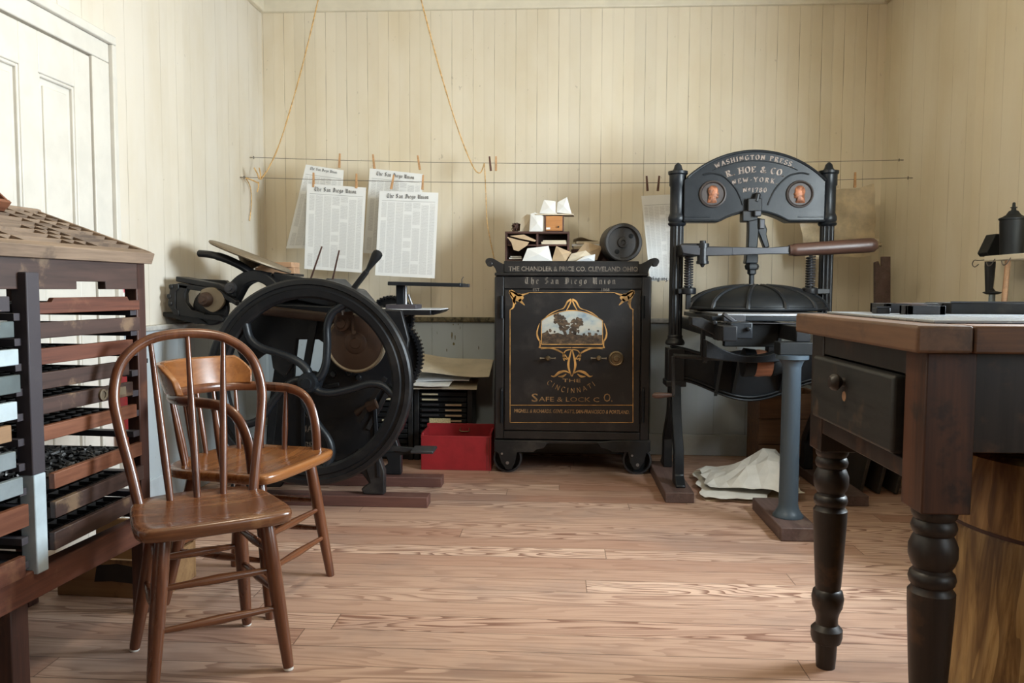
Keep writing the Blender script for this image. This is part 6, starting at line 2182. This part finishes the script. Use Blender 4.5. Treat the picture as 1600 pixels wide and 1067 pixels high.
bm = BM(); lathe(bm, [(0, .001), (.011, .001), (.012, 0)], T(xs0 - .0622, kp.y - .004, kp.z - .032) @ rotm(0, -PI / 2, 0), 16); to('worn_spot', bm, 'light_wood', dw)
for y in (TY0 + .045, TY1 - .06):
    bm = BM(); bxx(bm, xs0 + .045, TX1 - .115, y, y + .024, .70, ZTB); to('apron', bm, 'table_dark', bevel=.002)
bm = BM(); bxx(bm, TX1 - .08, TX1 - .056, TY0 + .12, TY1 - .13, .70, ZTB); to('apron', bm, 'table_dark', bevel=.002)

# smooth dark plate let in on the table, with the printers' things standing on it
M['stone'] = iron('worn imposing plate', (.30, .32, .345), .28, (.2, .2, .2), .3, .2, spec=.7, scale=.3)
bm = BM(); bxx(bm, TX0 + .075, TX1 - .03, TY0 + .10, TY1 - .02, ZTT, ZTT + .006)
solo('imposing_plate', bm, M['stone'], 'thin grey metal plate lying on the worktable', 'plate', bevel=.002)
ZI = ZTT + .006


def chunk(px0, px1, hh, Y, dd, m, lab, cat, name, parts=0, group=None, base=None):
    a, b = U(px0, 480, Y=Y).x, U(px1, 480, Y=Y).x
    z = ZI if base is None else base
    th = thing(name, lab, cat, ((a + b) / 2, Y + dd / 2, z), 0, group)
    w = b - a
    bm = BM()
    if parts:                                             # an open iron frame with furniture in it
        for q in ((-w / 2, w / 2, -dd / 2, -dd / 2 + .012), (-w / 2, w / 2, dd / 2 - .012, dd / 2), (-w / 2, -w / 2 + .014, -dd / 2, dd / 2), (w / 2 - .014, w / 2, -dd / 2, dd / 2)):
            bxx(bm, *q, 0, hh)
        obj('frame', bm, M[m], th, bevel=.001)
        x = -w / 2 + .016
        while x < w / 2 - .03:
            ww = random.uniform(.014, .05)
            bm = BM(); bxx(bm, x, min(x + ww, w / 2 - .016), -dd / 2 + .014, dd / 2 - .014, 0, hh * random.uniform(.8, 1.12)); obj('filling_block', bm, M[random.choice(('iron_dusty', 'steel_dark', 'mahogany', 'iron_post'))], th, bevel=.001)
            x += ww + .001
    else:
        bxx(bm, -w / 2, w / 2, -dd / 2, dd / 2, 0, hh)
        obj('body', bm, M[m], th, bevel=.002)
        bm = BM(); bxx(bm, -w / 2, w / 2, -dd / 2, -dd / 2 + .004, hh, hh + .004); obj('lip', bm, M['steel_dark'], th)
    return th


chunk(1384, 1480, .024, 2.06, .10, 'steel_dark', 'iron chase packed with blocks on the worktable, left of the long galley', 'chase', 'chase', 1)
chunk(1486, 1640, .027, 2.02, .14, 'iron_dusty', 'long dark galley tray on the worktable at the right edge', 'tray', 'galley_tray')
chunk(1370, 1392, .014, 2.00, .03, 'iron_dusty', 'small dark iron block leftmost on the worktable', 'block', 'iron_block')
st = chunk(1418, 1478, .021, 1.95, .045, 'steel_dark', 'small open steel composing stick in front of the chase', 'composing stick', 'composing_stick', 1)
# barrel under the table
BX, BY, BR = 1.145, 1.755, .285
t_ = NT('grained barrel wood')
a_ = t_.noise(t_.coords('Object', (16, 16, 2.4)), 1, 5, .62, 1.2)
b_ = t_.noise(t_.coords('Object', (90, 90, 6)), 1, 3, .6)
g_ = t_.math('FRACT', t_.math('MULTIPLY', t_.noise(t_.coords('Object', (5, 5, 1.2)), 1, 3, .5, .8), 11.0))
cc = t_.ramp(t_.smooth(a_, .32, .66), [(0, (.13, .062, .02)), (.5, (.33, .19, .065)), (1, (.52, .335, .14))])
cc = t_.mix(t_.math('MULTIPLY', t_.smooth(g_, .45, .95), .6), cc, (.12, .055, .018))
t_.bump(b_, .25, .004)
M['barrel'] = t_.fin(cc, .5)
bl = thing('barrel', 'round wood-grained barrel standing under the worktable at right', 'barrel', (BX, BY, 0))
bm = BM()
zl = .505
lathe(bm, [(0, 0), (BR * 1.04, 0), (BR * 1.035, .06), (BR * 1.02, .2), (BR * 1.0, .32), (BR * .985, zl - .01), (BR * .97, zl), (0, zl)], None, 64)
obj('body', bm, M['barrel'], bl, bevel=0)
bm = BM(); lathe(bm, [(0, zl + .003), (BR * .975, zl + .003), (BR * .99, zl + .01), (BR * .97, .62), (BR * .95, .655), (BR * .90, .664), (0, .664)], None, 64); obj('lid', bm, M['barrel'], bl)
bm = BM(); ring(bm, [(BR * .972, zl - .004), (BR * .982, zl - .002), (BR * .982, zl + .005), (BR * .972, zl + .006)], None, 64); obj('hoop', bm, M['mahogany'], bl)

# bench against the right wall, behind the worktable
wb = thing('wall_bench', 'dark bench against the right wall, mostly behind the worktable', 'bench', (1.70, 2.95, 0))
bm = BM(); bxx(bm, -.16, .165, -.42, .50, .86, .90); obj('top', bm, M['slab'], wb, bevel=.003)
for y in (-.36, .44):
    for x in (-.12, .13):
        bm = BM(); bxx(bm, x - .025, x + .025, y - .025, y + .025, 0, .86); obj('leg', bm, M['slab'], wb, bevel=.003)
ZB_ = .90
# narrow shelf with the tin lantern above the bench
Xs = 1.745
zs = U(1565, 398, X=Xs).z
y0s, y1s = 2.55, U(1538, 398, X=Xs).y
sh = thing('wall_shelf', 'narrow pale shelf with wire hooks on the right wall under the black tin lantern', 'shelf', ((Xs + XR) / 2, (y0s + y1s) / 2, zs - .02))
bm = BM(); bxx(bm, Xs - (Xs + XR) / 2, XR - (Xs + XR) / 2, -(y1s - y0s) / 2, (y1s - y0s) / 2, 0, .02); obj('board', bm, M['trim'], sh, bevel=.002)
for k, y in enumerate((-.0, .23, .34)):
    bm = BM(); x = Xs - (Xs + XR) / 2
    tube(bm, curve([(x + .004, y, .010), (x - .004, y, -.002), (x - .008, y + .012, -.018), (x - .008, y + .035, -.02), (x - .006, y + .05, -.004)], 5), .0022, 6); obj('hook', bm, M['wire'], sh)
bm = BM(); x = Xs - (Xs + XR) / 2; ye = (y1s - y0s) / 2
tube(bm, curve([(x + .01, ye - .02, .006), (x + .005, ye + .05, .004), (x + .004, ye + .085, .006), (x + .004, ye + .10, -.01), (x + .004, ye + .08, -.022), (x + .004, ye + .05, -.012)], 5), .002, 6); obj('end_hook', bm, M['wire'], sh)
# lantern on the shelf
p = U(1581, 394, X=Xs + .055)
ln = thing('tin_lantern', 'black tin lantern with stepped finial standing on the wall shelf at the right edge', 'lantern', (p.x, p.y, zs))
k = p.y / F
bm = BM(); lathe(bm, [(0, 0), (16 * k, 0), (18 * k, 46 * k), (18 * k, 52 * k), (19.5 * k, 53 * k), (19.5 * k, 55 * k), (15 * k, 57 * k), (10 * k, 60 * k), (6 * k, 66 * k), (0, 66 * k)], None, 28); bd_ = obj('body', bm, M['tin'], ln)
bm = BM(); lathe(bm, [(6 * k, 62 * k), (3.2 * k, 68 * k), (3.2 * k, 70 * k), (4.8 * k, 70.5 * k), (4.8 * k, 71.5 * k), (2.4 * k, 72 * k), (2 * k, 78 * k), (0, 79 * k)], None, 16); obj('finial', bm, M['tin'], ln)
p2 = U(1551, 396, X=Xs + .05)
k2 = p2.y / F
sc_ = thing('tin_hood', 'black tin hooded shade with sloping side, left of the lantern on the wall shelf', 'shade', (p2.x, p2.y, zs))
bm = BM(); prism(bm, [(-16 * k2, 5 * k2), (-4 * k2, 33 * k2), (12 * k2, 33 * k2), (13 * k2, 0), (-12 * k2, 0)], .075, XZ)
obj('hood', bm, M['tin'], sc_, bevel=.003)
# dowel and scoop under the shelf
p = U(1568, 470, X=Xs + .03)
bm = BM(); turned(bm, (p.x, p.y, ZB_), (p.x + .01, p.y, zs - .02), [(0, .014), (.04, .011), (.5, .0105), (1, .010)], 12)
solo('dowel', bm, M['light_wood'], 'upright pale dowel between the bench and the wall shelf', 'dowel')
p = U(1546, 440, X=Xs + .03)
zt__ = zs - .022
bm = BM(); lathe(bm, [(0, zt__ - .125), (.014, zt__ - .125), (.02, zt__ - .02), (.02, zt__), (0, zt__)], T(p.x, p.y, 0), 18)
hs = solo('hanging_tube', bm, M['iron_dusty'], 'dark tapered tube hanging under the left end of the wall shelf', 'tube')
p = U(1546, 460, X=Xs + .02)
cs_ = thing('small_stand', 'little dark dish on a blue grey post below the wall shelf', 'stand', (p.x, p.y - .02, ZB_))
zc_ = p.z - ZB_
bm = BM(); cyl(bm, (0, 0, 0), (0, 0, zc_), .013, .012, 14); obj('post', bm, M['grey_front'], cs_)
bm = BM(); lathe(bm, [(0, zc_), (.02, zc_), (.034, zc_ + .006), (.035, zc_ + .01), (.012, zc_ + .014), (0, zc_ + .03)], None, 20); obj('dish', bm, M['iron_dusty'], cs_)
p = U(1590, 466, X=1.72)
bag = BM()


def fnb2(u, v):
    return Vector((1.66 + .14 * v, 2.70 + .26 * u, ZB_ + .072 + .03 * math.sin(u * 5 + v * 3) * math.sin(v * 4 + 1) + .02 * v))


bm = BM(); box(bm, (1.72, 2.83, ZB_ + .018), (.14, .26, .036)); solo('black_case', bm, M['tin'], 'low black case on the bench under a sheet, right of the dowel', 'case', bevel=.006)
bm = BM(); sheet(bm, fnb2, 14, 10, .002); solo('cover_sheet', bm, M['paper_bluish'], 'creased white sheet over the low black case at the right edge', 'sheet')

# leaning plank and boards in the far right corner
bm = BM()
pts = [(1366, 760), (1366, 410), (1371, 408), (1374, 416), (1377, 416), (1377, 401), (1390, 401), (1389, 760)]
Yq = 4.55
pp = [(U(x, y, Y=Yq).x, max(.0, U(x, y, Y=Yq).z)) for x, y in pts]
pp = [(x, z if z > .3 else 0.0) for x, z in pp]
prism(bm, pp, .03, T(0, Yq, 0) @ XZ @ Matrix.Identity(4))
solo('notched_plank', bm, M['runner_y'], 'tall dark notched plank standing in the far right corner', 'plank', bevel=.002)
for k, (x, lab) in enumerate(((1.50, 'dark board foremost of three leaning at the back wall under the worktable'), (1.585, 'dark board second of three leaning at the back wall under the worktable'), (1.67, 'dark board hindmost of three leaning at the back wall under the worktable'))):
    bm = BM(); box(bm, (0, 0, .27), (.018, .50, .54), T(x, 4.22, .004) @ rotm(0, .22, 0))
    solo('leaning_board', bm, M['slab'], lab, 'board', 'dark boards leaning under the table', bevel=.003)
# ================================================================== light
w = bpy.data.worlds.new('daylight')
scene.world = w
w.use_nodes = True
bg = w.node_tree.nodes['Background']
bg.inputs[0].default_value = (.62, .78, 1.0, 1)
bg.inputs[1].default_value = .5


def area(name, loc, rot, sx_, sy_, power, col, spread=180):
    l = bpy.data.lights.new(name, 'AREA')
    l.shape = 'RECTANGLE'
    l.size, l.size_y = sx_, sy_
    l.energy = power
    l.color = col
    l.spread = math.radians(spread)
    o = bpy.data.objects.new(name, l)
    o.location = loc
    o.rotation_euler = rot
    COL.objects.link(o)
    return o


# skylight entering each window of the right wall (lamp faces into the room, along -X)
for i, (a, b) in enumerate(WIN):
    area('window_daylight', (XR + .10, (a + b) / 2, (WZ0 + WZ1) / 2), (0, PI / 2, 0), WZ1 - WZ0, b - a, (22, 190)[i], (.80, .92, 1.0))
# pendant lamp hanging in the middle of the room, above the picture
ld_ = thing('pendant_lamp', 'bare warm bulb hanging on a cord from the ceiling, above the picture', 'lamp', (-.35, 2.0, 2.35))
bm = BM(); cyl(bm, (0, 0, .06), (0, 0, ZC - 2.35), .004, n=8); obj('cord', bm, M['tin'], ld_)
bm = BM(); lathe(bm, [(0, .06), (.018, .06), (.018, .0), (.0, .0)], None, 16); obj('socket', bm, M['brass'], ld_)
em = NT('warm bulb'); em.b.inputs['Emission Color'].default_value = (1, .72, .42, 1); em.b.inputs['Emission Strength'].default_value = 8
bm = BM(); lathe(bm, [(0, 0), (.014, -.005), (.03, -.04), (.03, -.055), (.02, -.075), (0, -.082)], None, 20); obj('bulb', bm, em.m, ld_)
pl__ = bpy.data.lights.new('bulb_light', 'POINT'); pl__.energy = 30; pl__.color = (1, .89, .71); pl__.shadow_soft_size = .12
po = bpy.data.objects.new('bulb_light', pl__); po.location = (-.35, 2.0, 2.20); COL.objects.link(po)

scene.view_settings.view_transform = 'Standard'
scene.view_settings.look = 'None'
scene.view_settings.gamma = 1
scene.view_settings.use_curve_mapping = False
scene.view_settings.exposure = 0.14
scene.cycles.max_bounces = 8
scene.cycles.diffuse_bounces = 5
scene.cycles.use_denoising = True
scene.cycles.caustics_reflective = False
scene.cycles.caustics_refractive = False
